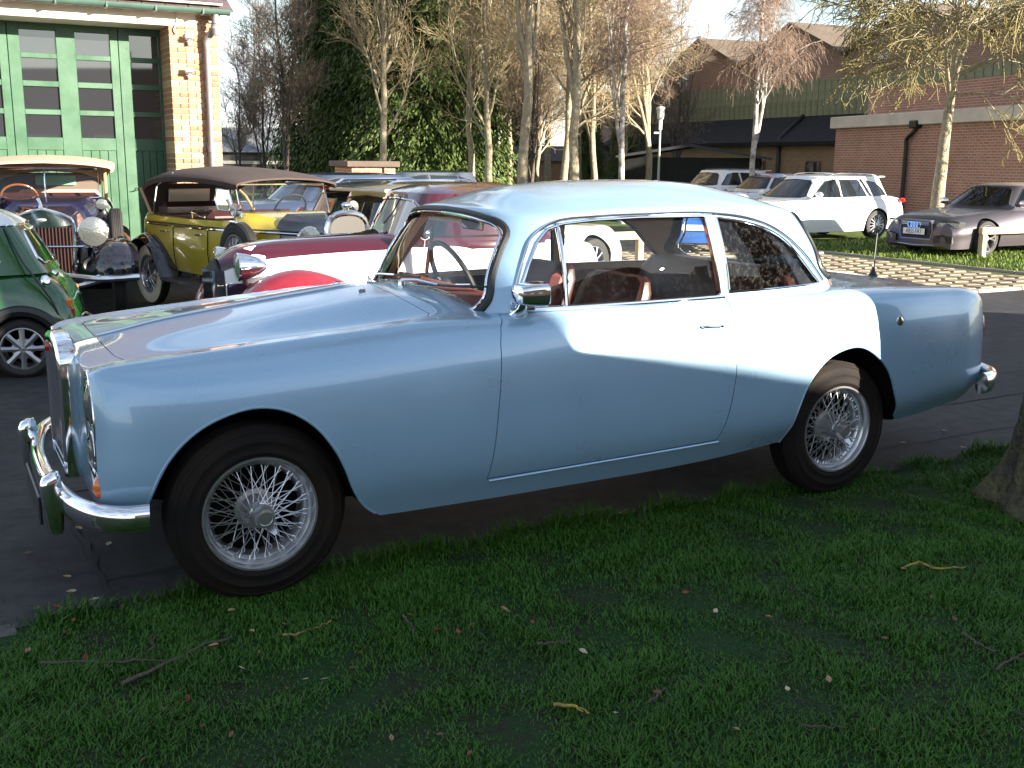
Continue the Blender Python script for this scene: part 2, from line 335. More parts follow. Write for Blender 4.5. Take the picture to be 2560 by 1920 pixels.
def blue_car():
    car = thing('coupe_car', 'light blue metallic classic two-door coupe with wire wheels parked beside the grass', 'car', (CX, CY, 0), CT)
    T = np.array([
        (-.535,.870,.50,.856,.60,.856,.655,.62,.660,.45,.62,.40), (-.515,.880,.515,.868,.62,.868,.680,.62,.682,.455,.64,.393),
        (-.47,.892,.525,.880,.635,.880,.705,.62,.706,.455,.665,.38), (-.40,.904,.53,.889,.645,.888,.725,.62,.725,.45,.68,.37), (-.2,.945,.54,.905,.66,.908,.765,.62,.765,.42,.72,.33),
        (.1,.988,.55,.930,.675,.932,.795,.63,.795,.42,.74,.28), (.4,1.026,.56,.953,.69,.953,.812,.63,.81,.42,.75,.258),
        (.75,1.060,.57,.98,.705,.972,.822,.63,.818,.42,.752,.255), (.95,1.045,.60,.99,.725,.968,.826,.63,.82,.42,.752,.255),
        (1.2,.99,.62,.992,.74,.978,.83,.64,.822,.42,.752,.258), (2.1,.99,.62,.998,.75,.988,.832,.65,.822,.42,.75,.28),
        (2.6,.995,.60,1.0,.745,.98,.83,.65,.815,.42,.745,.32), (3.0,1.015,.55,1.0,.73,.972,.815,.64,.80,.42,.73,.33),
        (3.3,1.012,.50,.99,.71,.965,.79,.63,.78,.44,.71,.325), (3.6,.985,.46,.965,.67,.955,.75,.62,.74,.46,.67,.345),
        (3.8,.955,.43,.94,.645,.94,.715,.62,.708,.46,.65,.37), (3.93,.925,.41,.915,.605,.91,.655,.62,.65,.47,.60,.39),
        (4.05,.87,.36,.86,.52,.85,.56,.61,.555,.48,.51,.40), (4.13,.80,.31,.79,.44,.78,.48,.60,.475,.49,.44,.41), (4.17,.74,.26,.73,.38,.72,.42,.58,.415,.50,.38,.43)])
    fT = spl(T[:, 0], T[:, 1:])
    xs = np.unique(np.r_[np.linspace(-.535, -.47, 6), np.linspace(-.47, 3.7, 95), np.linspace(3.7, 4.17, 26)])
    secs = []
    for x in xs:
        zc, ys, zs, yw, zw, ym, zm, yl, zl, yt, zt = fT(x)
        k = [(0, zc), (ys*.5, zs + (zc - zs)*(.80 if x > .9 else .66)), (ys, zs), (yw, zw), (yw + (ym - yw)*.62, zw - (zw - zm)*.30), (ym, zm), (yl, zl), (yt, zt)]
        h = curve(k, 46)
        h = np.vstack([h, [(yt - .05, zt - .012), (0, zt - .012)]])
        loop = np.vstack([np.c_[-h[:, 0], h[:, 1]], np.c_[h[::-1, 0], h[::-1, 1]][1:-1]])
        secs.append(np.c_[np.full(len(loop), x), loop])
    secs = np.array(secs)
    # outer y of the body side at (x,z)
    def side_y(x, z):
        i = np.clip(np.searchsorted(xs, x) - 1, 0, len(xs) - 2); t = (x - xs[i]) / (xs[i+1] - xs[i]); s = secs[i]*(1-t) + secs[i+1]*t
        s = s[:46]; o = np.argsort(s[:, 2]); return float(np.interp(z, s[o][:, 2], s[o][:, 1]))
    def top_z(x, y):
        i = np.clip(np.searchsorted(xs, x) - 1, 0, len(xs) - 2); t = (x - xs[i]) / (xs[i+1] - xs[i]); s = secs[i]*(1-t) + secs[i+1]*t
        s = s[:30]; return float(np.interp(abs(y), -s[:, 1], s[:, 2]))
    body0 = MB().grid(secs, cv=True, cap0=True, cap1=True).mesh('body0', 40); body0.materials.append(paint_blue)
    def cutter(poly, f, a, b, m):
        me = MB().prism(poly, f, a, b).mesh('cut', None); me.materials.append(m); return me
    fy = lambda p, q, h: (p, h, q); fz = lambda p, q, h: (p, q, h)
    archF = [tuple(p) for p in curve([(-.405,.30),(-.388,.41),(-.32,.56),(-.22,.66),(-.11,.712),(-.01,.73),(.09,.713),(.19,.65),(.26,.56),(.30,.48),(.335,.39),(.385,.31),(.46,.25)], 40)]
    archR = [tuple(p) for p in curve([(2.45,.28),(2.462,.36),(2.485,.48),(2.54,.60),(2.65,.70),(2.79,.742),(2.88,.738),(2.98,.69),(3.07,.61),(3.14,.48),(3.185,.41),(3.235,.325)], 40)]
    archF2 = archF + [(.50,.10), (-.43,.10)]; archR2 = archR + [(3.27,.1), (2.44,.1)]
    cuts = []
    for sg in (-1, 1):
        cuts += [cutter(archF2, fy, sg*1.0, sg*.44, under), cutter(archR2, fy, sg*1.0, sg*.46, under)]
    doorp = [(1.045,.999),(1.00,.985),(.972,.95),(.955,.89),(.94,.76),(.92,.60),(.905,.48),(.888,.352),(1.29,.36),(1.66,.368),(2.03,.38),(2.06,.46),(2.085,.56),(2.105,.67),(2.112,.78),(2.11,.90),(2.095,1.06),(1.045,1.06)]
    def inset(poly, d):
        out = []; n = len(poly); A = sum(poly[i][0]*poly[(i+1) % n][1] - poly[(i+1) % n][0]*poly[i][1] for i in range(n)); sg = 1 if A > 0 else -1
        for i in range(n):
            a = np.array(poly[i-1]); b = np.array(poly[i]); c = np.array(poly[(i+1) % n])
            n1 = np.array([-(b-a)[1], (b-a)[0]])*sg; n1 /= np.linalg.norm(n1); n2 = np.array([-(c-b)[1], (c-b)[0]])*sg; n2 /= np.linalg.norm(n2)
            m_ = n1 + n2; m_ /= (m_ @ m_) / 2 + 1e-6; out.append(tuple(b + m_*d))
        return out
    bon = [(-.432,0),(-.43,-.25),(-.425,-.42),(-.405,-.515),(-.36,-.53),(-.2,-.54),(.1,-.55),(.4,-.56),(.66,-.567),(.745,-.56),(.765,-.53),(.755,-.46),(.73,-.32),(.715,-.15),(.71,0)]
    bon = bon + [(a, -b) for a, b in reversed(bon[1:-1])]
    boot = [(3.26,0),(3.265,-.25),(3.28,-.40),(3.33,-.455),(3.6,-.43),(3.85,-.40),(4.0,-.36),(4.10,-.28),(4.30,-.27),(4.30,0)]
    boot = boot + [(a, -b) for a, b in reversed(boot[1:-1])]
    doorsc = {sg: cutter(doorp, fy, sg*1.0, sg*.67, black_trim) for sg in (-1, 1)}
    bon_c = cutter(bon, fz, .80, 1.2, black_trim); boot_c = cutter(boot, fz, .60, 1.2, black_trim)
    cabin = MB().box((1.86, 0, .85), (1.78, 1.27, .9)).mesh('cut', None); cabin.materials.append(leather)
    body = boolean(body0, cuts + [doorsc[-1], doorsc[1], bon_c, boot_c, cabin])
    link('body', body, None, car)
    for sg in (-1, 1):
        dm = boolean(body0, [cutter(inset(doorp, .0035), fy, sg*1.0, sg*.675, paint_blue)], 'INTERSECT')
        dm = boolean(dm, [cabin], 'DIFFERENCE') if False else dm
        door = link('door', dm, None, car)
        y = side_y(1.98, .90)*(-sg) if False else sg*abs(side_y(1.98, .90))
        part('door_handle', MB().tube(curve([(1.925, y, .897), (1.93, y + sg*.02, .897), (1.98, y + sg*.03, .897), (2.03, y + sg*.02, .893), (2.038, y, .892)], 14), .0075, 8), chrome, door)
        part('lock', MB().lathe([(0, .006), (.011, .005), (.012, 0)], 16, (1.965, y, .865), (0, sg, 0)), chrome, door)
        part('door_card', MB().box((1.58, sg*.655, .74), (1.0, .03, .50), bev=.012), leather_red, door)
        if sg < 0: dnear = door
        else: dfar = door
    bo = link('bonnet', boolean(body0, [cutter(inset(bon, .003), fz, .81, 1.2, paint_blue)], 'INTERSECT'), None, car)
    part('centre_strip', MB().tube([(x, 0, top_z(x, 0) + .004) for x in np.linspace(-.425, .70, 40)], .008, 8), silver, bo)
    for y in (-.16, .16):
        part('washer_jet', MB().box((.62, y, top_z(.62, y) + .006), (.03, .014, .014), bev=.004), chrome, bo)
    link('boot_lid', boolean(body0, [cutter(inset(boot, .003), fz, .61, 1.2, paint_blue)], 'INTERSECT'), None, car)
    # rolled arch lips
    for sg in (-1, 1):
        for a in (archF, archR):
            pth = [(p[0], sg*abs(side_y(p[0], p[1])) - sg*.004, p[1]) for p in a[1:-1]]
            part('arch_lip', MB().tube(curve(pth, 60), .0065, 8), paint_blue, car)
    # sill rail under the door
    for sg in (-1, 1):
        part('sill_strip', MB().tube([(x, sg*(abs(side_y(x, .345 + (x-.9)*.025)) + .001), .343 + (x-.9)*.025) for x in np.linspace(.90, 2.04, 30)], .005, 6), paint_blue, car)
    # ---- greenhouse
    bel = np.array([(.86,0),(.865,.25),(.895,.47),(.965,.60),(1.07,.672),(1.3,.708),(1.7,.732),(2.1,.733),(2.5,.703),(2.8,.63),(3.0,.50),(3.12,.30),(3.16,0)])
    top = np.array([(1.10,0),(1.105,.2),(1.13,.385),(1.175,.485),(1.25,.553),(1.4,.598),(1.7,.628),(2.05,.632),(2.35,.605),(2.58,.54),(2.73,.43),(2.83,.25),(2.86,0)])
    ztop = np.array([1.392,1.390,1.378,1.366,1.362,1.370,1.384,1.386,1.380,1.372,1.366,1.366,1.368])
    NH = 110
    def ring(k):                                  # k: 0 belt .. 1 drip rail
        a = bel + (top - bel)*k; z = .955 + (ztop - .955)*k
        bul = .022*math.sin(pi*min(max(k, 0), 1)); cxy = np.array([1.95, 0]); dr = a - cxy; dr /= np.linalg.norm(dr, axis=1)[:, None]
        a = a + dr*bul; p = np.c_[a, z]; return curve(p, NH)
    def full(h):                                  # near side (-y) first
        return np.vstack([np.c_[h[:, 0], -h[:, 1], h[:, 2]], np.c_[h[::-1, 0], h[::-1, 1], h[::-1, 2]][1:-1]])
    zroof = spl([.9, 1.10, 1.2, 1.35, 1.52, 1.88, 2.26, 2.5, 2.7, 2.86, 3.1], [1.36, 1.394, 1.432, 1.466, 1.486, 1.502, 1.497, 1.478, 1.438, 1.372, 1.2])
    dr = ring(1.0)
    def shell(off):
        R = []
        for k in np.linspace(0, 1, 16):
            R.append(ring(k))
        for s in np.r_[np.linspace(.03, .2, 5), np.linspace(.28, 1, 12)]:
            xc = 1.42 + (dr[:, 0] - 1.10)/(2.86 - 1.10)*(2.38 - 1.42)
            x = dr[:, 0] + (xc - dr[:, 0])*s; y = dr[:, 1]*(1 - s)
            z = dr[:, 2] + (zroof(x) - dr[:, 2])*np.sin(s*pi/2)**.85
            R.append(np.c_[x, y, z])
        R = np.array(R)
        # smooth the shoulder a little
        for _ in range(2):
            R[14:20] = (R[13:19] + 2*R[14:20] + R[15:21])/4
        P = np.array([full(r) for r in R])
        if off:
            c = np.array([1.95, 0, 1.0]); N = np.zeros_like(P)
            du = np.roll(P, -1, 1) - np.roll(P, 1, 1); dv = np.gradient(P, axis=0); N = np.cross(du, dv); N /= np.linalg.norm(N, axis=2)[..., None] + 1e-9
            sg = np.sign(np.sum(N*(P - c), axis=2))[..., None]; P = P - N*sg*off
        return P
    outer, inner = shell(0), shell(.026)
    mb = MB(); m_ = outer.shape[1]
    mb.grid(outer, cv=True); n0 = mb.n; mb.grid(inner, cv=True)
    ne = outer.shape[0]
    mb.f += [(j, (j+1) % m_, n0 + (j+1) % m_, n0 + j) for j in range(m_)]
    e0 = (ne-1)*m_; mb.f += [(e0 + j, e0 + m_ - j, e0 + m_ - j - 1, e0 + j + 1) for j in range(1, m_//2 - 1)] if False else []
    sh = mb.mesh('roof0', 40, merge=.0006); sh.materials.append(paint_blue)
    # window outlines
    wdoor = [(1.085,1.006),(1.12,1.09),(1.165,1.18),(1.215,1.262),(1.265,1.312),(1.33,1.334),(1.47,1.348),(1.69,1.357),(2.035,1.357),(2.075,1.012)]
    wq = [(2.125,1.025)] + [tuple(p) for p in curve([(2.098,1.35),(2.27,1.327),(2.43,1.284),(2.545,1.22),(2.625,1.145),(2.70,1.075),(2.755,1.03)], 16)]
    def dens(poly, n):
        p = np.array(list(poly) + [poly[0]]); k = np.r_[0, np.cumsum(np.linalg.norm(np.diff(p, axis=0), axis=1))]; t = np.linspace(0, k[-1], n, endpoint=False)
        return list(zip(np.interp(t, k, p[:, 0]), np.interp(t, k, p[:, 1])))
    wws = [tuple(p) for p in curve([(0,1.372),(.2,1.367),(.36,1.352),(.455,1.333),(.505,1.30),(.53,1.23),(.56,1.13),(.59,1.03),(.57,.985),(.45,.985),(.2,1.0),(0,1.0)], 50)]
    wws = wws + [(-a, b) for a, b in reversed(wws[1:-1])]
    wrw = [tuple(p) for p in curve([(0,1.345),(.28,1.342),(.42,1.33),(.475,1.29),(.535,1.19),(.585,1.095),(.565,1.052),(.45,1.042),(.2,1.038),(0,1.035)], 40)]
    wrw = wrw + [(-a, b) for a, b in reversed(wrw[1:-1])]
    fx = lambda p, q, h: (h, p, q)
    gcut = []
    for sg in (-1, 1):
        gcut += [cutter(wdoor, fy, sg*1.0, sg*.40, chrome), cutter(wq, fy, sg*1.0, sg*.40, chrome)]
    gcut += [cutter(wws, fx, .6, 1.30, black_trim), cutter(wrw, fx, 2.60, 3.4, black_trim)]
    # separate headlining inside (single sheet offset) keeps the inside beige
    roof_me = boolean(sh, gcut)
    roof_me.materials.append(headlining); hi = len(roof_me.materials) - 1
    pb = next(i for i, mm in enumerate(roof_me.materials) if mm == paint_blue)
    for p in roof_me.polygons:
        c = p.center
        if p.material_index == pb and p.normal.dot(Vector((c.x - min(max(c.x, 1.6), 2.3), c.y, max(c.z - 1.2, -.05)))) < 0: p.material_index = hi
    roof = link('roof', roof_me, None, car)
    # surface queries
    ks = np.linspace(0, 1, 60); RK = np.array([ring(k) for k in ks])
    def gy(x, z):                                 # side y>0 at (x,z)
        ys = []; zs_ = []
        for r in RK:
            lo = np.argmin(np.abs(np.arange(NH) - 0)); i0 = np.searchsorted(r[:, 0], x); i0 = min(max(i0, 1), NH-1)
            t = (x - r[i0-1, 0])/(r[i0, 0] - r[i0-1, 0] + 1e-9); t = min(max(t, 0), 1); ys.append(r[i0-1, 1]*(1-t) + r[i0, 1]*t); zs_.append(r[i0-1, 2]*(1-t) + r[i0, 2]*t)
        return float(np.interp(z, zs_, ys))
    def gx(y, z, front=True):
        X = []; Z = []
        for r in RK:
            q = r[:NH//2] if front else r[NH//2:][::-1]
            X.append(np.interp(abs(y), q[:, 1], q[:, 0])); Z.append(np.interp(abs(y), q[:, 1], q[:, 2]))
        return float(np.interp(z, Z, X))
    def pane_side(poly, sg, off, nx=26, nz=10, x0=None, x1=None):
        P = np.array(poly); a, b = P[:, 0].min(), P[:, 0].max()
        a = x0 if x0 is not None else a; b = x1 if x1 is not None else b; V = []
        n = len(P)
        for x in np.linspace(a + .0005, b - .0005, nx):
            zs_ = []
            for i in range(n):
                p, q = P[i], P[(i+1) % n]
                if (p[0] - x)*(q[0] - x) <= 0 and p[0] != q[0]: zs_.append(p[1] + (q[1]-p[1])*(x-p[0])/(q[0]-p[0]))
            lo, hi_ = min(zs_) - .006, max(zs_) + .006
            V.append([(x, sg*(gy(x, z) - off), z) for z in np.linspace(lo, hi_, nz)])
        return MB().grid(np.array(V))
    def pane_x(poly, front, off, ny=40, nz=10):
        P = np.array(poly); a, b = P[:, 0].min(), P[:, 0].max(); n = len(P); V = []
        for y in np.linspace(a + .001, b - .001, ny):
            zs_ = []
            for i in range(n):
                p, q = P[i], P[(i+1) % n]
                if (p[0] - y)*(q[0] - y) <= 0 and p[0] != q[0]: zs_.append(p[1] + (q[1]-p[1])*(y-p[0])/(q[0]-p[0]))
            V.append([(gx(y, z, front) + (off if front else -off), y, z) for z in np.linspace(min(zs_) - .004, max(zs_) + .004, nz)])
        return MB().grid(np.array(V))
    for sg, d in ((-1, dnear), (1, dfar)):
        fr = part('window_frame', MB().tube([(x, sg*(gy(x, z) + .003), z) for x, z in dens(wdoor, 130)], .0062, 8, closed=True), chrome, d)
        part('divider_bar', MB().tube([(1.30 + .012*t, sg*(gy(1.30, 1.0 + .335*t) + .002), 1.0 + .335*t) for t in np.linspace(0, 1, 10)], .0105, 8), chrome, d)
        part('belt_strip', MB().tube([(x, sg*(gy(x, 1.003) + .012), 1.0 + .012*(x - 1.07)) for x in np.linspace(1.06, 2.09, 30)], .0095, 8), chrome, d)
        part('window_glass', pane_side(wdoor, sg, .012, x0=1.30), clear_dirty, d)
        part('quarter_light', pane_side(wdoor, sg, .010, nx=14, x1=1.30), clear, d)
        part('rear_side_window', pane_side(wq, sg, .012), dust_glare if sg < 0 else clear, car)
        part('rear_window_trim', MB().tube([(x, sg*(gy(x, z) + .002), z) for x, z in dens(wq, 110)], .0058, 8, closed=True), chrome, car)
        part('drip_rail', MB().tube(curve([(x, sg*(gy(x, z) + .006), z) for x, z in [(1.07,1.02),(1.145,1.19),(1.205,1.285),(1.30,1.342),(1.47,1.362),(1.69,1.370),(2.04,1.371),(2.27,1.348),(2.43,1.306),(2.56,1.24),(2.66,1.165),(2.79,1.04)]], 70), .0065, 8), chrome, car)
    ws = part('windscreen', pane_x(wws, True, .012), clear, car)
    o_ws = [(gx(y, z, True) - .002, y, z) for y, z in wws]
    part('rubber_seal', MB().tube(curve(o_ws, 140, True), .016, 8, closed=True), black_trim, ws)
    sc = np.array([(0, 1.18)])
    part('windscreen_trim', MB().tube(curve([(gx(y*.972, 1.18 + (z-1.18)*.93, True) - .008, y*.972, 1.18 + (z-1.18)*.93) for y, z in wws], 140, True), .0065, 8, closed=True), chrome, ws)
    rw = part('rear_window', pane_x(wrw, False, .012), clear, car)
    part('rear_window_seal', MB().tube(curve([(gx(y, z, False) + .002, y, z) for y, z in wrw], 120, True), .013, 8, closed=True), black_trim, rw)
    part('rear_window_trim', MB().tube(curve([(gx(y*.97, 1.18 + (z-1.18)*.95, False) + .009, y*.97, 1.18 + (z-1.18)*.95) for y, z in wrw], 120, True), .006, 8, closed=True), chrome, rw)
    # wipers
    for y0, y1 in ((-.08, -.56), (.36, -.10)):
        base = np.array([gx(y0, 1.06) - .07, y0, top_z(gx(y0, 1.06) - .07, y0) + .004])
        tip = np.array([gx(y1, 1.085) - .022, y1, 1.075]); mid = np.array([gx((y0+y1)/2, 1.09) - .03, (y0+y1)/2, 1.075])
        w = part('wiper', MB().tube([base, base + (0, 0, .02), base*.55 + mid*.45 + (-.005, 0, .02), mid], .005, 6), chrome, car)
        part('wiper_blade', MB().tube(curve([(gx(y0 - .03 + (y1-y0)*t, 1.065 + .03*t) - .02, y0 - .03 + (y1-y0)*t, 1.060 + .028*t) for t in np.linspace(.05, 1, 8)], 16), .0055, 6), black_trim, w)
        part('wiper_pivot', MB().lathe([(.016, 0), (.014, .015), (0, .02)], 14, base - np.array((0, 0, .004)), (0, 0, 1)), chrome, w)
    # mirror on the near door
    yb = side_y(1.08, .985)
    st = part('wing_mirror', MB().grid(np.array([[(1.085 + a*cos(t), yb + .02 - b_ + c*sin(t), z) for t in np.linspace(0, 2*pi, 14, endpoint=False)] for z, a, c, b_ in ((.975,.045,.03,.0),(.99,.04,.028,.01),(1.01,.022,.016,.035),(1.04,.015,.012,.05),(1.06,.014,.012,.055))]), cv=True, cap1=True), chrome, car)
    hd = [];
    for t, sy, sz, dx in ((0,.030,.020,0),(.012,.050,.036,0),(.05,.060,.044,0),(.10,.064,.048,0),(.125,.064,.048,0),(.130,.060,.044,0)):
        hd.append([(1.03 + t + .0*sz, yb - .055 + sy*np.sign(cos(a))*abs(cos(a))**.5, 1.072 + sz*np.sign(sin(a))*abs(sin(a))**.5) for a in np.linspace(0, 2*pi, 24, endpoint=False)])
    part('mirror_head', MB().grid(np.array(hd), cv=True, cap0=True, cap1=True), chrome, st, 40)
    # radiator
    rp = [(-.195,.405),(-.205,.55),(-.212,.70),(-.212,.80),(-.200,.858),(-.165,.885),(-.09,.898),(0,.908)]
    rp = curve(rp + [(-a, b) for a, b in reversed(rp[:-1])], 80)
    path = np.array([(-.555, y, z) for y, z in rp])
    pr = [(-.028,-.022),(-.032,-.01),(-.03,.03),(-.012,.042),(.010,.042),(.022,.032),(.026,-.005),(.022,-.022)]
    t_, _, _ = frames(path); ctr = np.array([-.555, 0, .66]); P = []
    for i, p in enumerate(path):
        n_ = np.cross(t_[i], (1., 0, 0)); n_ /= np.linalg.norm(n_)
        if n_ @ (p - ctr) < 0: n_ = -n_
        P.append([p + n_*a - np.array((1., 0, 0))*b for a, b in pr])
    rs = part('radiator_shell', MB().grid(np.array(P), cv=True, cap0=True, cap1=True), chrome, car, 40)
    part('radiator_core', MB().box((-.545, 0, .65), (.02, .39, .46)), black_trim, rs)
    for i in range(13):
        y = -.168 + i*.028
        part('slat', MB().box((-.575, y, .645), (.03, .009, .45), bev=.003), chrome, rs)
    part('badge', MB().lathe([(0, .012), (.02, .01), (.024, 0)], 20, (-.602, 0, .875), (-1, 0, 0)), red_lens, rs)
    part('front_splitter', MB().box((-.56, 0, .41), (.06, .40, .03), bev=.01), paint_blue, rs)
    # lamps
    for sg in (-1, 1):
        for z in (.752, .572):
            h = part('headlamp', MB().lathe([(.060, .035), (.082, .030), (.092, .012), (.096, -.01)], 36, (-.508, sg*.552, z), (-1, 0, 0)), chrome, car)
            part('lens', MB().lathe([(0, .044), (.03, .042), (.062, .030)], 28, (-.508, sg*.552, z), (-1, 0, 0)), lens_glass, h)
        part('lamp_surround', MB().tube(curve([(-.533, sg*(.552 + .098*cos(a)), .662 + .205*sin(a)) for a in np.linspace(0, 2*pi, 24, endpoint=False)], 60, True), .0055, 8, closed=True), chrome, car)
        ind = part('indicator', MB().ball((-.525, sg*.648, .475), (.03, .022, .042)), amber, car)
        part('indicator_rim', MB().tube([(-.512, sg*(.652 + .026*cos(a)), .475 + .047*sin(a)) for a in np.linspace(0, 2*pi, 24, endpoint=False)], .005, 6, closed=True), chrome, ind)
        part('tail_lamp', MB().ball((4.06, sg*.50, .70), (.05, .05, .12)), red_lens, car)
    # bumpers
    def bumper(path, R):
        return MB().sweep(path, [(R*.30*cos(a), R*sin(a)) for a in np.linspace(0, 2*pi, 18, endpoint=False)])
    half = [(-.395,-.805,.395),(-.47,-.785,.393),(-.545,-.72,.392),(-.60,-.60,.392),(-.635,-.40,.392),(-.655,-.2,.392),(-.66,0,.392)]
    fp = curve(half + [(a, -b, c) for a, b, c in reversed(half[:-1])], 90)
    bm_ = MB(); P = []
    t_, _, _ = frames(fp)
    for i, p in enumerate(fp):
        n_ = np.cross(t_[i], (0, 0, 1.)); n_ /= np.linalg.norm(n_)
        if n_[0] > 0 and abs(p[1]) < .7 or n_[1]*p[1] < 0 and abs(p[1]) >= .7: n_ = -n_
        P.append([p + n_*(.032*cos(a)) + np.array((0, 0, 1.))*(.047*np.sign(sin(a))*abs(sin(a))**.8) for a in np.linspace(0, 2*pi, 20, endpoint=False)])
    fb = part('front_bumper', MB().grid(np.array(P), cv=True, cap0=True, cap1=True), chrome, car, 40)
    for sg in (-1, 1):
        o = [];
        for z, dx, w, d in ((.27,.01,.018,.022),(.29,.006,.026,.03),(.40,.005,.030,.038),(.455,.0,.030,.038),(.482,.006,.027,.030),(.496,.016,.016,.014)):
            o.append([(-.672 + dx + d*np.sign(cos(a))*abs(cos(a))**.7, sg*.455 + w*np.sign(sin(a))*abs(sin(a))**.7, z) for a in np.linspace(0, 2*pi, 16, endpoint=False)])
        part('overrider', MB().grid(np.array(o), cv=True, cap0=True, cap1=True), chrome, fb, 40)
    part('number_plate', MB().box((-.695, 0, .30), (.012, .52, .11), bev=.004), black_trim, fb)
    half = [(3.80,-.775,.47),(3.90,-.74,.465),(4.02,-.66,.46),(4.12,-.52,.455),(4.20,-.30,.455),(4.23,0,.455)]
    fp = curve(half + [(a, -b, c) for a, b, c in reversed(half[:-1])], 80); t_, _, _ = frames(fp); P = []
    for i, p in enumerate(fp):
        n_ = np.cross(t_[i], (0, 0, 1.)); n_ /= np.linalg.norm(n_)
        P.append([p + n_*(.034*cos(a)) + np.array((0, 0, 1.))*(.058*sin(a)) for a in np.linspace(0, 2*pi, 20, endpoint=False)])
    part('rear_bumper', MB().grid(np.array(P), cv=True, cap0=True, cap1=True), chrome, car, 40)
    part('fuel_cap_lock', MB().lathe([(.024, 0), (.022, .006), (.010, .010), (0, .010)], 20, (3.15, side_y(3.15, .84) + .002, .84), (0, -1, .1)), chrome, car)
    ax_, ay_ = 3.60, -.17
    an = part('aerial', MB().tube([(ax_, ay_, top_z(ax_, ay_) - .01), (ax_ + .012, ay_, top_z(ax_, ay_) + .235)], [.005, .0035], 8), chrome, car)
    part('aerial_base', MB().lathe([(.028, 0), (.024, .012), (.012, .03), (.007, .055)], 16, (ax_, ay_, top_z(ax_, ay_) - .006), (0, 0, 1)), black_trim, an)
    # wheels
    for x in (0.0, 2.832):
        wire_wheel(car, (x, -.665, .325), 0.0); wire_wheel(car, (x, .665, .325), pi)
    for x in (0, 2.832): part('axle', MB().tube([(x, -.6, .32), (x, .6, .32)], .04, 8), under, car)
    # interior
    part('floor_pan', MB().box((1.86, 0, .41), (1.76, 1.26, .015)), under, car)
    d = part('dashboard', MB().grid(np.array([[(x, y, z) for x, z in ((1.17,1.006),(1.18,.98),(1.17,.90),(1.13,.82),(1.05,.78))] for y in np.linspace(-.58, .58, 8)])), walnut, car)
    part('dash_top', MB().grid(np.array([[(gx(y, 1.0) + .035 + (1.172 - gx(y, 1.0) - .035)*t, y, z) for t, z in ((0,1.0),(.25,1.03),(.6,1.04),(.9,1.028),(1,1.006))] for y in np.linspace(-.56, .56, 24)])), leather_red, d)
    sw = np.array((1.285, .33, 1.01)); up = np.array((-.42, 0, .907)); sdv = np.array((0, 1., 0))
    s_ = part('steering_wheel', MB().tube([sw + .205*(up*cos(a) + sdv*sin(a)) for a in np.linspace(0, 2*pi, 40, endpoint=False)], .0125, 8, closed=True), black_trim, car)
    mb = MB()
    for a in (pi/2, -pi/2, pi): mb.tube([sw - np.array((.05, 0, .02)), sw + .205*(up*cos(a) + sdv*sin(a))], .006, 6)
    part('spokes', mb, chrome, s_); part('horn_boss', MB().ball(sw - np.array((.05, 0, .02)), .035), black_trim, s_)
    part('steering_column', MB().tube([sw - np.array((.05, 0, .02)), (1.0, .33, .85)], .018, 8), black_trim, s_)
    def seatback(x, y, w, z0, z1, lean, th, m_):
        P = []
        for k, (t, ww) in enumerate(((0,.96),(.3,1.0),(.6,1.0),(.85,.97),(.96,.88),(1.0,.72))):
            z = z0 + (z1 - z0)*t; xx = x + lean*t; row = []
            tt = th*(1 - .35*t) if t < .95 else th*.45
            for j, a in enumerate(np.linspace(0, 2*pi, 40, endpoint=False)):
                cx, sx = cos(a), sin(a); r = .012*abs(cos(9*pi*(sx))) if cx < 0 else 0
                row.append((xx + (tt/2 + r)*np.sign(cx)*abs(cx)**.55, y + ww*w/2*np.sign(sx)*abs(sx)**.55, z))
            P.append(row)
        return MB().grid(np.array(P), cv=True, cap0=True, cap1=True)
    def cushion(x0, x1, y, w, z, th): return MB().box(((x0 + x1)/2, y, z), (x1 - x0, w, th), bev=.05)
    for y in (-.32, .32):
        s1 = part('front_seat', cushion(1.20, 1.68, y, .54, .60, .18), leather, car)
        part('backrest', seatback(1.66, y, .52, .62, 1.085, .16, .15, leather), leather, s1)
    r1 = part('rear_seat', cushion(2.10, 2.55, 0, 1.2, .58, .2), leather, car)
    part('backrest', seatback(2.50, 0, 1.24, .62, 1.09, .14, .18, leather), leather, r1)
    part('arm_rest', MB().box((1.62, -.05, .95), (.10, .09, .26), Matrix.Rotation(.35, 3, 'Y'), bev=.03), leather_red, r1)
    part('parcel_shelf', MB().grid(np.array([[(x, y, z) for y in np.linspace(-w, w, 9)] for x, w, z in ((2.62,.60,.99),(2.62,.60,1.012),(2.8,.54,1.015),(2.95,.42,1.018),(3.04,.28,1.02))])), leather, car)
    for sg in (-1, 1): part('side_trim', MB().box((2.40, sg*.640, .86), (.62, .02, .28)), leather_red, car)
    mr = part('rear_view_mirror', MB().box((1.22, 0, 1.305), (.02, .20, .055), bev=.008), chrome, car)
    part('mirror_stem', MB().tube([(1.22, 0, 1.32), (1.17, 0, 1.385)], .006, 6), chrome, mr)
    part('sun_visor', MB().box((1.26, .30, 1.325), (.10, .36, .012), Matrix.Rotation(-.5, 3, 'Y'), bev=.005), headlining, car)
    return car
blue_car()

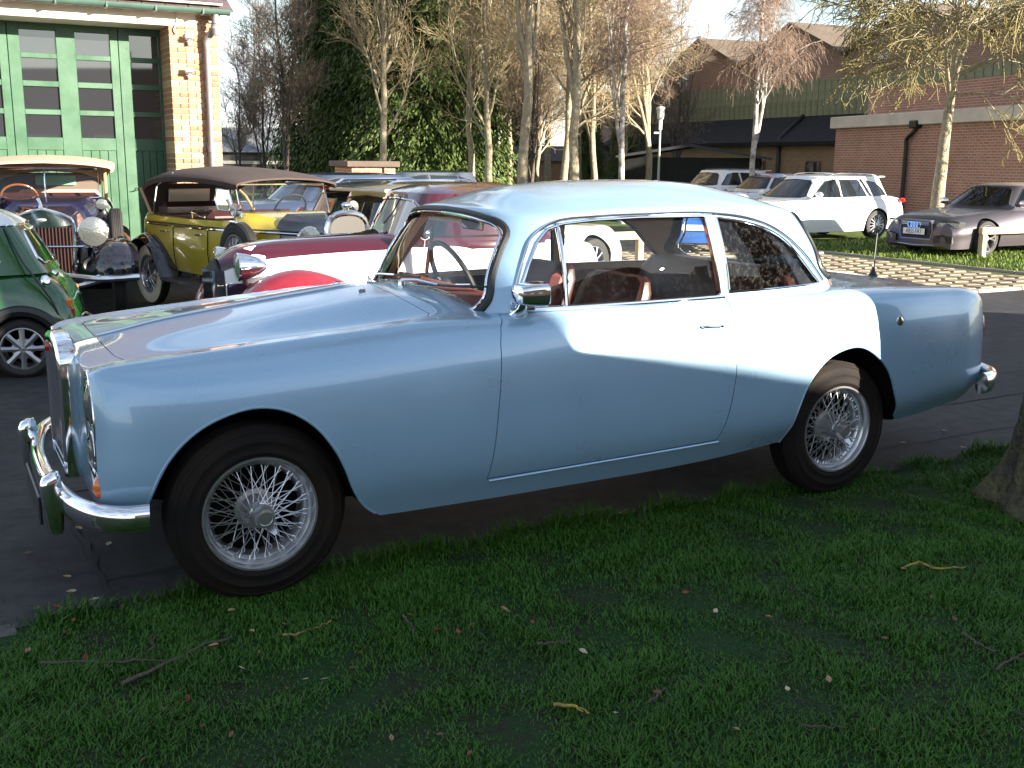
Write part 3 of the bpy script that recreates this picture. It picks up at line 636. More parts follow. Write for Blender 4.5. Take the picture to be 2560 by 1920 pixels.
# ================================================================ setting
U = np.array([cos(CT), sin(CT), 0.0]); Wv = np.array([-sin(CT), cos(CT), 0.0])
def lw(u, w, z=None):                             # site grid (u along the road, w away from the camera) -> world
    x = CX + u*U[0] + w*Wv[0]; y = CY + u*U[1] + w*Wv[1]
    return Vector((x, y, zg(x, y) if z is None else z))
def wl(P): return ((P[0]-CX)*U[0] + (P[1]-CY)*U[1], (P[0]-CX)*Wv[0] + (P[1]-CY)*Wv[1])
def on_w(px, py, w):                              # pixel -> (u, z) on the vertical plane w
    c = ray(px, py); t = (w + CX*Wv[0] + CY*Wv[1]) / (c.x*Wv[0] + c.y*Wv[1]); P = c*t
    return ((P.x-CX)*U[0] + (P.y-CY)*U[1], CAM_H + P.z)
def fast_mesh(name, V, Fc, m=None, smooth=True):
    V = np.asarray(V, np.float32); Fc = np.asarray(Fc, np.int32); k = Fc.shape[1]
    me = bpy.data.meshes.new(name); me.vertices.add(len(V)); me.vertices.foreach_set('co', V.ravel())
    me.loops.add(Fc.size); me.loops.foreach_set('vertex_index', Fc.ravel())
    me.polygons.add(len(Fc)); me.polygons.foreach_set('loop_start', np.arange(0, Fc.size, k, dtype=np.int32))
    me.polygons.foreach_set('use_smooth', np.full(len(Fc), smooth)); me.update(calc_edges=True); me.validate()
    if m: me.materials.append(m)
    return me
def sheet(name, u0, u1, w0, w1, dz, m, nu=30, nw=40, kind='structure'):
    us = np.linspace(u0, u1, nu); ws = np.linspace(w0, w1, nw)
    P = np.array([[tuple(lw(u, w) + Vector((0, 0, dz))) for w in ws] for u in us])
    return struct(name, MB().grid(P), m, kind=kind)
def noise_mix(name, cols, scales, rough=0.9, bump=0.0, bscale=80, bdist=.01, wave=None):
    m = bpy.data.materials.new(name); m.use_nodes = True; nt = m.node_tree; b = nt.nodes['Principled BSDF']; l = nt.links.new
    b.inputs['Roughness'].default_value = rough; b.inputs['Specular IOR Level'].default_value = 0.3
    tc = nt.nodes.new('ShaderNodeTexCoord'); prev = None
    for i, c in enumerate(cols[1:]):
        n = nt.nodes.new('ShaderNodeTexNoise'); n.inputs['Scale'].default_value = scales[i]; n.inputs['Detail'].default_value = 6; n.inputs['Roughness'].default_value = .65
        l(tc.outputs['Object'], n.inputs['Vector'])
        r = nt.nodes.new('ShaderNodeMapRange'); r.inputs[1].default_value = .42; r.inputs[2].default_value = .62; l(n.outputs[0], r.inputs[0])
        x = nt.nodes.new('ShaderNodeMix'); x.data_type = 'RGBA'; x.inputs[7].default_value = (*c, 1)
        if prev is None: x.inputs[6].default_value = (*cols[0], 1)
        else: l(prev, x.inputs[6])
        l(r.outputs[0], x.inputs[0]); prev = x.outputs[2]
    l(prev, b.inputs['Base Color'])
    if bump:
        n = nt.nodes.new('ShaderNodeTexNoise'); n.inputs['Scale'].default_value = bscale; n.inputs['Detail'].default_value = 5; l(tc.outputs['Object'], n.inputs['Vector'])
        bp = nt.nodes.new('ShaderNodeBump'); bp.inputs['Strength'].default_value = bump; bp.inputs['Distance'].default_value = bdist; l(n.outputs[0], bp.inputs['Height']); l(bp.outputs[0], b.inputs['Normal'])
    return m
def brick_mat(name, c1, c2, mortar, bw=.225, bh=.075, ms=.011, rough=.85, bump=.5):
    m = bpy.data.materials.new(name); m.use_nodes = True; nt = m.node_tree; b = nt.nodes['Principled BSDF']; l = nt.links.new
    b.inputs['Roughness'].default_value = rough
    tc = nt.nodes.new('ShaderNodeTexCoord'); sp = nt.nodes.new('ShaderNodeSeparateXYZ'); ad = nt.nodes.new('ShaderNodeMath'); cb = nt.nodes.new('ShaderNodeCombineXYZ')
    l(tc.outputs['Object'], sp.inputs[0]); l(sp.outputs[0], ad.inputs[0]); l(sp.outputs[1], ad.inputs[1]); l(ad.outputs[0], cb.inputs[0]); l(sp.outputs[2], cb.inputs[1])
    br = nt.nodes.new('ShaderNodeTexBrick'); br.inputs['Scale'].default_value = 1.0; br.inputs['Brick Width'].default_value = bw; br.inputs['Row Height'].default_value = bh; br.inputs['Mortar Size'].default_value = ms
    br.inputs['Color1'].default_value = (*c1, 1); br.inputs['Color2'].default_value = (*c2, 1); br.inputs['Mortar'].default_value = (*mortar, 1); br.inputs['Bias'].default_value = -.1
    l(cb.outputs[0], br.inputs['Vector'])
    n = nt.nodes.new('ShaderNodeTexNoise'); n.inputs['Scale'].default_value = 1.3; n.inputs['Detail'].default_value = 8; l(tc.outputs['Object'], n.inputs['Vector'])
    r = nt.nodes.new('ShaderNodeMapRange'); r.inputs[3].default_value = .65; r.inputs[4].default_value = 1.3; l(n.outputs[0], r.inputs[0])
    x = nt.nodes.new('ShaderNodeMix'); x.data_type = 'RGBA'; x.blend_type = 'MULTIPLY'; x.inputs[0].default_value = 1; l(br.outputs[0], x.inputs[6]); l(r.outputs[0], x.inputs[7]); l(x.outputs[2], b.inputs['Base Color'])
    bp = nt.nodes.new('ShaderNodeBump'); bp.inputs['Strength'].default_value = bump; bp.inputs['Distance'].default_value = .01; bp.invert = True; l(br.outputs[1], bp.inputs['Height']); l(bp.outputs[0], b.inputs['Normal'])
    return m
asphalt = noise_mix('asphalt', [(.034,.033,.037), (.052,.049,.050), (.023,.022,.026)], [1.2, 7], .85, .5, 220, .006)
asphalt_patch = noise_mix('asphalt_patch', [(.030,.030,.034), (.040,.038,.042), (.020,.020,.024)], [3, 9], .85, .5, 260, .006)
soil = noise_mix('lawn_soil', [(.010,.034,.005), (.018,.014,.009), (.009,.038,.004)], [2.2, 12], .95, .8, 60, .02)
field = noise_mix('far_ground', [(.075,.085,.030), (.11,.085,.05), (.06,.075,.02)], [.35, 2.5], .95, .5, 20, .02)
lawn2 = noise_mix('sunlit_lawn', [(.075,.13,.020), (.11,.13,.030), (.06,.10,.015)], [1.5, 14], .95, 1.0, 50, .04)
dirt = noise_mix('joint_soil', [(.07,.075,.025), (.055,.045,.025), (.06,.09,.02)], [2, 9], .95, .5, 60, .02)
concrete = noise_mix('concrete', [(.30,.27,.23), (.24,.21,.18), (.36,.33,.28)], [3, 16], .85, .3, 90, .006)
seam_m = mat('bitumen_seam', (.012, .012, .012), .8)

_R = 900
struct('ground', MB().grid(np.array([[(x, y, zg(x, y) - .045 if abs(x) < 60 and abs(y) < 80 else -.195) for y in (-_R, -60, -20, -5, 0, 2, 4, 6, 8, 10, 12, 15, 20, 30, 60, _R)] for x in (-_R, -60, -30, -15, -8, -5, -3, -1, 1, 3, 6, 10, 15, 20, 30, 60, _R)])), field)
sheet('road', -30, 40, -.60, 5.40, .0, asphalt, 60, 60)
sheet('yard', -30, 4.2, 5.40, 11.6, -.001, asphalt, 20, 20)
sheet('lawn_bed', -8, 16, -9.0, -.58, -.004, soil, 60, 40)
# grass-block paving: real blocks with recessed earth joints
sheet('paving_bed', 4.2, 14.9, 5.52, 22, -.030, dirt, 20, 30)
V = []; Fc = []; n = 0
bl, bw_ = .30, .30
for i in range(int((14.6-6.2)/.36)):
    for j in range(int((16.5-5.75)/.36)):
        u = 6.2 + i*.36 + (.18 if j % 2 else 0); w = 5.75 + j*.36; dz = random.uniform(-.006, .004)
        c = [lw(u + a*bl/2 + random.uniform(-.01, .01), w + b*bw_/2 + random.uniform(-.01, .01)) for a, b in ((-1,-1),(1,-1),(1,1),(-1,1))]
        V += [(p.x, p.y, p.z - .035) for p in c] + [((p.x*.94 + c[(k+2) % 4].x*.06), (p.y*.94 + c[(k+2) % 4].y*.06), p.z - .004 + dz) for k, p in enumerate(c)]
        Fc += [(n+4, n+5, n+6, n+7)] + [(n + k, n + (k+1) % 4, n + 4 + (k+1) % 4, n + 4 + k) for k in range(4)]; n += 8
pv = link('grass_block_paving', fast_mesh('grass_block_paving', V, Fc, noise_mix('paver', [(.21,.17,.115), (.15,.12,.075), (.27,.225,.16)], [1.2, 8], .9, .4, 120, .004), False)); pv['kind'] = 'stuff'
sheet('verge', 14.9, 40, 5.52, 40, -.012, lawn2, 30, 40)
sheet('back_lawn', 4.2, 14.9, 16.4, 60, -.02, lawn2, 20, 40)
# kerb stones along the far edge of the road
kerb_me = MB().box((0, 0, 0), (.895, .13, .16), bev=.015).mesh('kerb_stone', 30); kerb_me.materials.append(concrete)
kr = thing('road_kerb', 'pale concrete kerb between the road and the block paving', 'kerb', lw(0, 0, 0), CT)
for i in range(26):
    u = 3.0 + i*.905; o = inst('kerb_stone', kerb_me, kr, (u, 5.46, zg(*lw(u, 5.46)[:2]) - .035))
edge_me = MB().box((0, 0, 0), (.895, .06, .10), bev=.008).mesh('edging_stone', 30); edge_me.materials.append(concrete)
er = thing('paving_edging', 'thin pale concrete edging between block paving and sunlit lawn', 'kerb', lw(0, 0, 0), CT)
for i in range(12):
    w = 5.95 + i*.905; inst('edging_stone', edge_me, er, (14.9, w, zg(*lw(14.9, w)[:2]) - .04), (0, 0, pi/2))
for w in (11.5,):
    for i in range(9): inst('edging_stone', edge_me, er, (7 + i*.905, w, -.186), (0, 0, 0))
# asphalt patch seams under and behind the car
def strip(name, pts, width, dz=.004):
    P = []
    for i, (u, w) in enumerate(pts):
        d = np.array(pts[min(i+1, len(pts)-1)]) - np.array(pts[max(i-1, 0)]); d = d/np.linalg.norm(d); nrm = np.array([-d[1], d[0]])*width/2*random.uniform(.6, 1.3)
        P.append([tuple(lw(u + nrm[0], w + nrm[1]) + Vector((0, 0, dz))), tuple(lw(u - nrm[0], w - nrm[1]) + Vector((0, 0, dz)))])
    return struct(name, MB().grid(np.array(P)), seam_m)
def wob(a, b, n=24, s=.012):
    return [(a[0] + (b[0]-a[0])*t + random.uniform(-s, s), a[1] + (b[1]-a[1])*t + random.uniform(-s, s)) for t in np.linspace(0, 1, n)]
sheet('road_patch', -.50, 9.0, -.59, .95, .004, asphalt_patch, 20, 8)
strip('road_seam', wob((-.50, -.58), (-.52, .95)), .022, .009)
strip('road_seam', wob((-.50, -.30), (.3, -.29), 12), .014, .009)
strip('road_seam', wob((2.4, .35), (9, .42), 40), .018, .009)
strip('road_seam', wob((-.5, .95), (9, .97), 60), .02, .009)
strip('road_seam', wob((3.0, -.25), (9, -.22), 40), .012, .009)
struct('verge_edging', MB().box(tuple(lw(-3.42, -.60, -.028)), (5.2, .10, .06), Matrix.Rotation(CT, 3, 'Z'), bev=.01), noise_mix('dark_concrete', [(.085,.078,.072), (.06,.055,.052), (.11,.10,.09)], [4, 20], .9, .3, 90, .006))  # darker concrete tone than the road kerb

# ---------------------------------------------------------------- lawn blades in front
def grass_blades(N, region, hmin, hmax, m, name, wid=.0036):
    pts = region(N); n = len(pts); x, y = pts[:, 0], pts[:, 1]
    # clumpiness
    ph = np.sin(x*9.1 + 2*np.sin(y*5.3))*np.sin(y*8.3 + 1.7*np.sin(x*6.1)); ph2 = np.sin(x*2.3 + 1.3*np.sin(y*1.7))*np.sin(y*2.9 + 1.1*np.sin(x*2.1)); ph = .6*ph + .4*ph2; keep = RNG.random(n) < (.70 + .6*ph); pts = pts[keep]; n = len(pts); x, y = pts[:, 0], pts[:, 1]; ph = ph[keep]
    h = RNG.uniform(hmin, hmax, n)*np.clip(1 + .85*ph, .35, 2); a = RNG.uniform(0, 2*pi, n); lean = RNG.uniform(.2, 1.3, n)*h
    wd = wid*RNG.uniform(.6, 1.3, n); z0 = np.array([zg(p, q) for p, q in zip(x, y)]) - .008
    dx, dy = np.cos(a), np.sin(a); px, py = -dy*wd, dx*wd
    V = np.zeros((n, 5, 3), np.float32)
    V[:, 0] = np.c_[x - px, y - py, z0]; V[:, 1] = np.c_[x + px, y + py, z0]
    V[:, 2] = np.c_[x - px*.8 + dx*lean*.35, y - py*.8 + dy*lean*.35, z0 + h*.62]; V[:, 3] = np.c_[x + px*.8 + dx*lean*.35, y + py*.8 + dy*lean*.35, z0 + h*.62]
    V[:, 4] = np.c_[x + dx*lean, y + dy*lean, z0 + h*.95]
    b = np.arange(n)[:, None]*5
    Fc = np.vstack([b + np.array([[0, 1, 3]]), b + np.array([[0, 3, 2]]), b + np.array([[2, 3, 4]])])
    o = link(name, fast_mesh(name, V.reshape(-1, 3), Fc, m)); o['kind'] = 'stuff'; return o
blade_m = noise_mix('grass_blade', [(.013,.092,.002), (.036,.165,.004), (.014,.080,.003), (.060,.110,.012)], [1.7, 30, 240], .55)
def lawn_region(N):
    u = RNG.uniform(-1.6, 5.6, N*3); w = -.57 - RNG.random(N*3)**1.25*3.9
    P = np.array([CX, CY]) + np.outer(u, U[:2]) + np.outer(w, Wv[:2])
    ok = (P[:, 1] > 1.75) & (np.abs(P[:, 0]) < P[:, 1]*.50 + .12); P = P[ok][:N]
    ragged = .02*np.sin(P[:, 0]*23)
    return P
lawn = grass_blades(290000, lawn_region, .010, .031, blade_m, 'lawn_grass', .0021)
lawn['label'] = 'short shaded grass in front of the blue coupe'
def edge_region(N):
    u = RNG.uniform(-1.6, 7.5, N); w = -.575 + RNG.normal(0, .022, N) + .02*np.sin(u*11)
    return np.array([CX, CY]) + np.outer(u, U[:2]) + np.outer(w, Wv[:2])
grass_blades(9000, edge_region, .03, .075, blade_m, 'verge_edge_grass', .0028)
def far_region(N):
    u = RNG.uniform(14.9, 24, N); w = RNG.uniform(5.6, 14, N)
    return np.array([CX, CY]) + np.outer(u, U[:2]) + np.outer(w, Wv[:2])
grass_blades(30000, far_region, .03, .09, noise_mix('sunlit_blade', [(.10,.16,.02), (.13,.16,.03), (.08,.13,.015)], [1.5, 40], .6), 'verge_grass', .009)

# fallen leaves and twigs on the lawn and road
leaf_cols = [mat('dry_leaf_brown', (.13,.055,.022), .7, var=.3, vscale=60), mat('dry_leaf_tan', (.30,.19,.095), .7, var=.3, vscale=60), mat('dry_leaf_rust', (.20,.05,.02), .7, var=.3, vscale=60), mat('pale_wood_chip', (.42,.34,.25), .8, var=.2, vscale=60)]
def leaf_mesh(m, L_, W_, curl):
    P = [];
    for t in np.linspace(0, 1, 7):
        ww = W_*math.sin(pi*t**.8)*.5 + .0006
        P.append([((t-.5)*L_, s*ww, curl*((t-.5)**2*4*.4 + abs(s)*ww/W_*1.2)*L_ + .002) for s in (-1, -.4, 0, .4, 1)])
    P = np.array(P); Q = P.copy(); Q[:, :, 2] -= .0012
    me = MB().grid(P).grid(Q).mesh('fallen_leaf', 50); me.materials.append(m); return me
lms = [leaf_mesh(leaf_cols[i % 4], .045 + .012*(i % 3), .022 + .006*(i % 2), .1 + .12*(i % 3)) for i in range(8)]
names = {0: ('dry brown fallen leaf curled on the dark green lawn', 'brown leaves on the lawn'), 1: ('pale tan fallen leaf lying on the dark green lawn', 'tan leaves on the lawn'), 2: ('rust red fallen leaf lying on the dark green lawn', 'rust leaves on the lawn'), 3: ('pale wood chip lying on the dark green lawn', 'wood chips on the lawn')}
DS = 2560/2212.
leaf_px = [(160,1350,2),(265,1325,0),(145,1378,0),(500,1330,1),(545,1375,1),(615,1360,1),(462,1408,1),(522,1455,3),(660,1480,3),(405,1525,2),(352,1545,0),(500,1600,0),(890,1340,1),(1090,1330,1),(1150,1355,0),(990,1375,2),(945,1375,2),(435,1585,2),(1020,1360,0),(1225,1390,0),(60,1420,1),(185,1435,2),(780,1420,2),(760,1455,0),(700,1480,3),(310,1655,0),(950,1600,0),(1015,1640,0),(1330,1555,3),(1590,1590,1),(1700,1500,3),(1260,1420,3),(1790,1480,1),(2060,1350,0),(1885,1590,2),(1420,1510,0),(620,1500,0),(845,1610,1),(560,1420,2),(1545,1330,3),(1660,1345,1),(1910,1390,0),(1480,1290,2),(1950,1240,1),(2010,1300,0)]
road_px = [(145,1253,1),(90,1125,2),(170,1147,1),(155,1283,3),(80,1320,0),(125,1322,2),(235,1180,3),(60,1200,0),(205,1300,3),(1950,960,3),(2040,935,1),(2080,970,3)]
for i, (a, b, k) in enumerate(leaf_px):
    p = gpos(a*DS, b*DS); o = inst('fallen_leaf' if k != 3 else 'wood_chip', lms[k if random.random() < .5 else k + 4], None, (p.x, p.y, p.z + .019), (random.uniform(-.4, .4), random.uniform(-.4, .4), random.uniform(0, 6.3)), (random.uniform(.42, .7),)*3)
    tag(o, names[k][0], 'leaf' if k != 3 else 'wood chip', names[k][1])
for i, (a, b, k) in enumerate(road_px):
    p = gpos(a*DS, b*DS); o = inst('fallen_leaf', lms[k], None, (p.x, p.y, p.z + .010), (random.uniform(-.1, .1), random.uniform(-.1, .1), random.uniform(0, 6.3)), (.8,)*3)
    tag(o, 'small dry leaf or chip lying on the dark asphalt', 'leaf', 'litter on the road')
twig_m = mat('twig_bark', (.085,.062,.05), .9, var=.35, vscale=60, bump=.5, bscale=150); twig_y = mat('lichen_twig', (.075,.058,.045), .9, col2=(.42,.30,.04), vscale=30)
twigs = [([(265,1488),(320,1462),(370,1440),(440,1405),(497,1388)], .009, 0, 'long dark bent twig lying on the lawn'), ([(85,1440),(190,1440),(300,1440),(372,1437)], .006, 0, 'thin straight dark twig lying across the bent one'),
  ([(608,1385),(645,1378),(690,1362),(718,1350)], .006, 1, 'yellow lichened twig beside a tan leaf'), ([(870,1340),(885,1360),(900,1378)], .006, 0, 'short dark twig pointing towards the front wheel'),
  ([(1160,1402),(1200,1398),(1230,1398)], .007, 0, 'stubby broken twig with pale end'), ([(1195,1535),(1240,1538),(1275,1550)], .008, 1, 'thick broken twig with yellow end on the lawn'),
  ([(1950,1235),(1985,1225),(2020,1238),(2085,1232)], .008, 1, 'yellow lichen covered twig near the tree roots'), ([(2085,1378),(2120,1405),(2160,1422)], .007, 0, 'grey forked twig below the tree roots'),
  ([(1402,1525),(1425,1510),(1435,1495)], .006, 0, 'small grey forked twig on open lawn'), ([(1730,1580),(1780,1582),(1830,1585)], .004, 0, 'thin straight grey twig on bare patch'), ([(318,1415),(335,1405),(325,1395),(345,1380)], .004, 0, 'tiny crooked twig near brown leaves'), ([(2150,1455),(2180,1440),(2211,1420)], .006, 0, 'grey twig at the foot of the tree')]
for pts, r, k, lb in twigs:
    P = [gpos(a*DS, b*DS) for a, b in pts]; P = [(p.x, p.y, p.z + .014 + random.uniform(0, .008)) for p in P]
    q = curve(P, 14) + RNG.normal(0, .0025, (14, 3)); r = r*.75; rr = np.linspace(r, r*.5, 14)
    mb = MB().tube(q, rr, 6); j = 8; mb.tube([q[j], q[j] + (RNG.normal(0, .03), RNG.normal(0, .03), .012)], [r*.55, r*.2], 5)
    tag(link('twig', mb.mesh('twig', 40), [twig_m, twig_y][k]), lb, 'twig', 'twigs on the lawn')

# ================================================================ buildings
def lroot(name, label, cat, u, w, z=None, group=None):
    P = lw(u, w, z); return thing(name, label, cat, P, CT, group)
# ---- garage with green folding doors (front on plane w = GW)
GW = 11.3; ZB = -.15
garage = thing('brick_garage', 'orange brick garage with tall green folding doors and white lintel', 'building', tuple(lw(0, GW, 0)), CT)   # local x = u, y = w-GW, z
c1 = lambda a, b: on_w(a/3.456, b/3.456, GW)
uc = c1(1905, 900)[0]; uj = c1(1482, 800)[0]
z_gut = on_w(1500/3.456, 60/3.456, GW - .28)[1]; z_l1 = c1(1400, 105)[1]; z_l0 = c1(1400, 217)[1]
mortar_m = mat('mortar', (.42,.37,.30), .95, var=.15, vscale=40, bump=.3, bscale=150)
brick_ms = [mat('brick_orange_%d' % i, c, .85, var=.25, vscale=25, bump=.35, bscale=120) for i, c in enumerate([(.36,.175,.095), (.43,.245,.135), (.31,.135,.075), (.46,.30,.175)])]
part('wall_core', MB().box(((uj + uc)/2, .46, (z_gut + ZB)/2), (uc - uj - .012, .9, z_gut - ZB)), mortar_m, garage)
bme = {}
def brick_mesh(L_, D_, k):
    key = (round(L_, 4), D_, k)
    if key not in bme:
        me = MB().box((0, 0, 0), (L_, D_, .065), bev=.004).mesh('brick', 30); me.materials.append(brick_ms[k]); bme[key] = me
    return bme[key]
row = 0; z = .98; wid = uc - uj; nb = 0
while z < z_gut - .02:
    hd = row % 2; n_ = max(2, round(wid/(.1125 if hd else .225))); L_ = wid/n_ - .010
    edges = np.linspace(uj, uc, n_ + 1) if not hd else np.linspace(uj, uc, n_ + 1)
    for i in range(n_):
        if z > z_l0 - .03 and (edges[i] + edges[i+1])/2 < uj + .42*wid and z < z_l1 + .02: continue
        dp = .66 if (i == 0) else .11
        k = random.choice((0, 0, 1, 1, 2, 3)); o = inst('brick', brick_mesh(L_, dp, k), garage, ((edges[i] + edges[i+1])/2, dp/2 - .006 + random.uniform(-.002, .002), z + .0325)); nb += 1
    z += .075; row += 1
# bricks hidden low down behind the cars are not seen; the core runs to the ground
lint_m = mat('cream_lintel_paint', (.72,.66,.55), .7, var=.08, vscale=6)
part('lintel', MB().box((uj - 3.2 + .18, .34, (z_l0 + z_l1)/2), (6.8, .70, z_l1 - z_l0), bev=.01), lint_m, garage)
part('fascia_board', MB().box((uj - 2.9, -.02, z_l1 + .05), (7.4, .05, .12), bev=.006), mat('pink_fascia_paint', (.55,.42,.37), .6, var=.1), garage)
part('soffit', MB().box((uj - 3.5, -.13, z_l1 + .118), (8.36, .32, .02)), lint_m, garage)
gm = mat('green_gutter_paint', (.055,.10,.08), .35, var=.15, vscale=5)
gut = part('gutter', MB().sweep([(uj - 6.5, -.24, z_gut + .01), (uc + .12, -.24, z_gut + .01)], [(.07*cos(a), .07*sin(a)) for a in np.linspace(pi, 2*pi, 12)] + [(.062*cos(a), .062*sin(a)) for a in np.linspace(2*pi, pi, 12)]), gm, garage)
for k in range(8):
    x = uc - .25 - k*.62
    part('gutter_bracket', MB().box((x, -.24, z_gut - .03), (.03, .155, .085), bev=.01), gm, gut)
slate = mat('roof_slate', (.085,.06,.065), .7, var=.3, vscale=10, bump=.3)
roofp = bpy.data.objects.new('roof', None); COL.objects.link(roofp); roofp.parent = garage; roofp.empty_display_size = .1
tile_me = MB().box((0, 0, 0), (.295, .42, .014), bev=.004).mesh('slate', 30); tile_me.materials.append(slate)
sl = rad(32)
for r_ in range(3):
    for i in range(13):
        x = uc + .02 - .15*(r_ % 2) - i*.302; d = .02 + r_*.19
        inst('slate', tile_me, roofp, (x, -.30 + (d + .2)*cos(sl) , z_gut + .075 + (d + .2)*sin(sl) - .1 + random.uniform(-.003, .003)), (sl - .05, 0, random.uniform(-.01, .01)))
part('roof_deck', MB().prism([(-.22, z_gut + .03), (5.5, z_gut + .03 + 5.72*math.tan(sl)), (5.5, z_gut - .1), (.5, z_gut - .1)], lambda p, q, h: (h, p, q), uj - 7, uc + .06), slate, roofp)
part('gable_wall', MB().prism([(.5, ZB), (10, ZB), (10, z_gut), (5.3, z_gut + 3.2), (.5, z_gut)], lambda p, q, h: (h, p, q), uc - .3, uc - .02), brick_mat('garage_gable_brick', (.42,.17,.07), (.5,.26,.12), (.4,.36,.3)), garage)
# downpipe
dpm = mat('grey_downpipe', (.17,.16,.165), .45, var=.15, vscale=4)
ud = c1(1795, 800)[0]; zt_, zb_ = c1(1780, 300)[1], ZB
dp = part('downpipe', MB().tube(curve([(ud + .10, -.22, z_gut - .05), (ud + .10, -.22, z_gut - .14), (ud + .06, -.17, z_gut - .27), (ud, -.10, z_gut - .38), (ud, -.085, z_gut - .52)], 20), .045, 14).tube([(ud, -.085, z_gut - .50), (ud, -.085, zb_)], .041, 14), dpm, garage)
for zz in (zt_ + .02, c1(1800, 1290)[1], z_gut - .13):
    q = ud if zz < z_gut - .3 else ud + .10
    part('pipe_collar', MB().tube([(q, -.085 if q == ud else -.22, zz - .045), (q, -.085 if q == ud else -.22, zz + .045)], .054, 14).box((q, -.03, zz), (.17, .03, .03), bev=.006), dpm, dp)
# two flood lamps on the pier
for k, (cx_, cy_) in enumerate(((1620, 325), (1620, 615))):
    u_, z_ = c1(cx_, cy_); pm = mat('white_lamp_housing', (.7,.7,.7), .4)
    lm = part('flood_lamp', MB().box((u_, -.10, z_), (.105, .07, .075), Matrix.Rotation(-.35, 3, 'X'), bev=.012), pm, garage)
    part('lamp_glass', MB().box((u_, -.138, z_ - .012), (.085, .006, .055), Matrix.Rotation(-.35, 3, 'X')), lens_glass, lm)
    part('lamp_bracket', MB().box((u_, -.035, z_ - .01 + .05*(1-k)), (.04, .07, .03), bev=.006).box((u_ + .01, -.06, z_ - .075), (.05, .06, .05), bev=.012), pm, lm)
cb = [c1(*p) for p in ((1525, 110), (1522, 175), (1530, 195), (1515, 225), (1500, 265), (1520, 295))]
part('loose_cable', MB().tube(curve([(a, -.03, b) for a, b in cb], 24), .011, 6), mat('white_cable', (.7,.66,.6), .6), garage)
# green folding doors
gw_ = .62                                         # set-back of the doors
cd = lambda a, b: on_w(a/3.456, b/3.456, GW + gw_)
green = mat('green_door_paint', (.030,.086,.045), .38, var=.12, vscale=3, bump=.05, bscale=30, rvar=.08)
ztd = cd(800, 235)[1] + .1
rows_z = [(cd(780, a)[1], cd(780, b)[1]) for a, b in ((284, 478), (522, 714), (762, 955), (1000, 1192))]
joints = [cd(1040, 700)[0], cd(570, 700)[0], cd(90, 700)[0]]
lw_ = joints[0] - joints[1]
cols_u = [(cd(1100, 600)[0], cd(1360, 600)[0]), (cd(640, 600)[0], cd(940, 600)[0]), (cd(160, 600)[0], cd(468, 600)[0])]
pane_w = cols_u[1][1] - cols_u[1][0]
leaf_x = [joints[0] + .004] + [joints[1] + .004, joints[2] + .004, joints[2] - lw_ + .004]
pane_gl = mat('window_pane', (.02,.022,.026), .03, spec=1.0, coat=1.0)
pane_gl.node_tree.nodes['Principled BSDF'].inputs['IOR'].default_value = 1.6
z_rail = cd(780, 1300)[1]; zlow = rows_z[3][1]
for li, x0 in enumerate(leaf_x):
    x1 = x0 + lw_ - .008 if li else uj + .02
    lf = bpy.data.objects.new('door_leaf', None); COL.objects.link(lf); lf.parent = garage; lf.empty_display_size = .1
    m0 = (lw_ - pane_w)/2 - .004; px0 = x0 + m0 + .02; px1 = px0 + pane_w if li else min(px0 + pane_w, x1 - .05)
    y = gw_; bx = lambda n_, a0, a1, b0, b1, d0=0.0, d1=.045: part(n_, MB().box(((a0+a1)/2, y + (d0+d1)/2, (b0+b1)/2), (a1-a0, d1-d0, b1-b0), bev=.004), green, lf)
    bx('stile', x0, px0, ZB + .02, ztd); bx('stile', px1, x1, ZB + .02, ztd)
    bx('rail', px0, px1, rows_z[0][0], ztd, .002)
    for r_ in range(3): bx('glazing_bar', px0, px1, rows_z[r_+1][0], rows_z[r_][1], .004)
    bx('rail', px0, px1, z_rail, zlow, .002)
    for a, b in rows_z:
        part('pane', MB().box(((px0+px1)/2, y + .035, (a+b)/2), (px1-px0+.01, .006, abs(a-b)+.01)), pane_gl, lf)
    npk = 4; pw = (px1-px0)/npk
    for k in range(npk): bx('plank', px0 + k*pw + .003, px0 + (k+1)*pw - .003, ZB + .03, z_rail, .010 + random.uniform(0, .003), .04)
    part('backing', MB().box(((px0+px1)/2, y + .047, (ZB + z_rail)/2), (px1-px0, .01, z_rail - ZB)), black_trim, lf)
part('door_hook', MB().tube(curve([(joints[0] + .12, gw_ - .02, cd(1100, 1620)[1]), (joints[0] + .14, gw_ - .05, cd(1100, 1640)[1]), (joints[0] + .06, gw_ - .05, cd(1100, 1650)[1])], 10), .006, 6), black_trim, garage)
part('inner_wall', MB().box((uj - 2.6, 1.5, 1.9), (5.2, .05, 4.0)), under, garage)

# ---- unseen shade building, added behind the camera; its outline shapes the shadow edges
SH = Vector((sin(SUN_AZ), cos(SUN_AZ), 0)); SE = Vector((-SH.y, SH.x, 0)); TE = math.tan(SUN_EL); DW = 9.0
ws_ = thing('shade_building', 'unseen brick building with slate roof, added and outlined to shade lawn and coupe', 'building', tuple(SH*DW), math.atan2(SE.y, SE.x))
kz = lambda h, k: (h, k + TE*DW)
out = [kz(-14, -2.6)] + [kz(-14, 2.35), kz(3.30, 2.35), kz(3.77, 1.88), kz(3.93, 1.33), kz(4.85, .95), kz(5.58, .66), kz(5.60, 1.38), kz(6.60, 1.38), kz(6.62, .36), kz(13.5, .24), kz(13.5, -2.6)]  # follows the wanted shadow edge; the raised step shades the coupe's tail
out = [(a, max(b, -.2)) for a, b in out]
shade_brick = brick_mat('shade_building_brick', (.30,.12,.07), (.36,.17,.10), (.34,.31,.27))
low = [(a, b - .06) for a, b in out]; low[0] = out[0]; low[-1] = out[-1]
part('wall', MB().prism(low, lambda p, q, h: (p, h, q), -.2, -9.0), shade_brick, ws_, None)
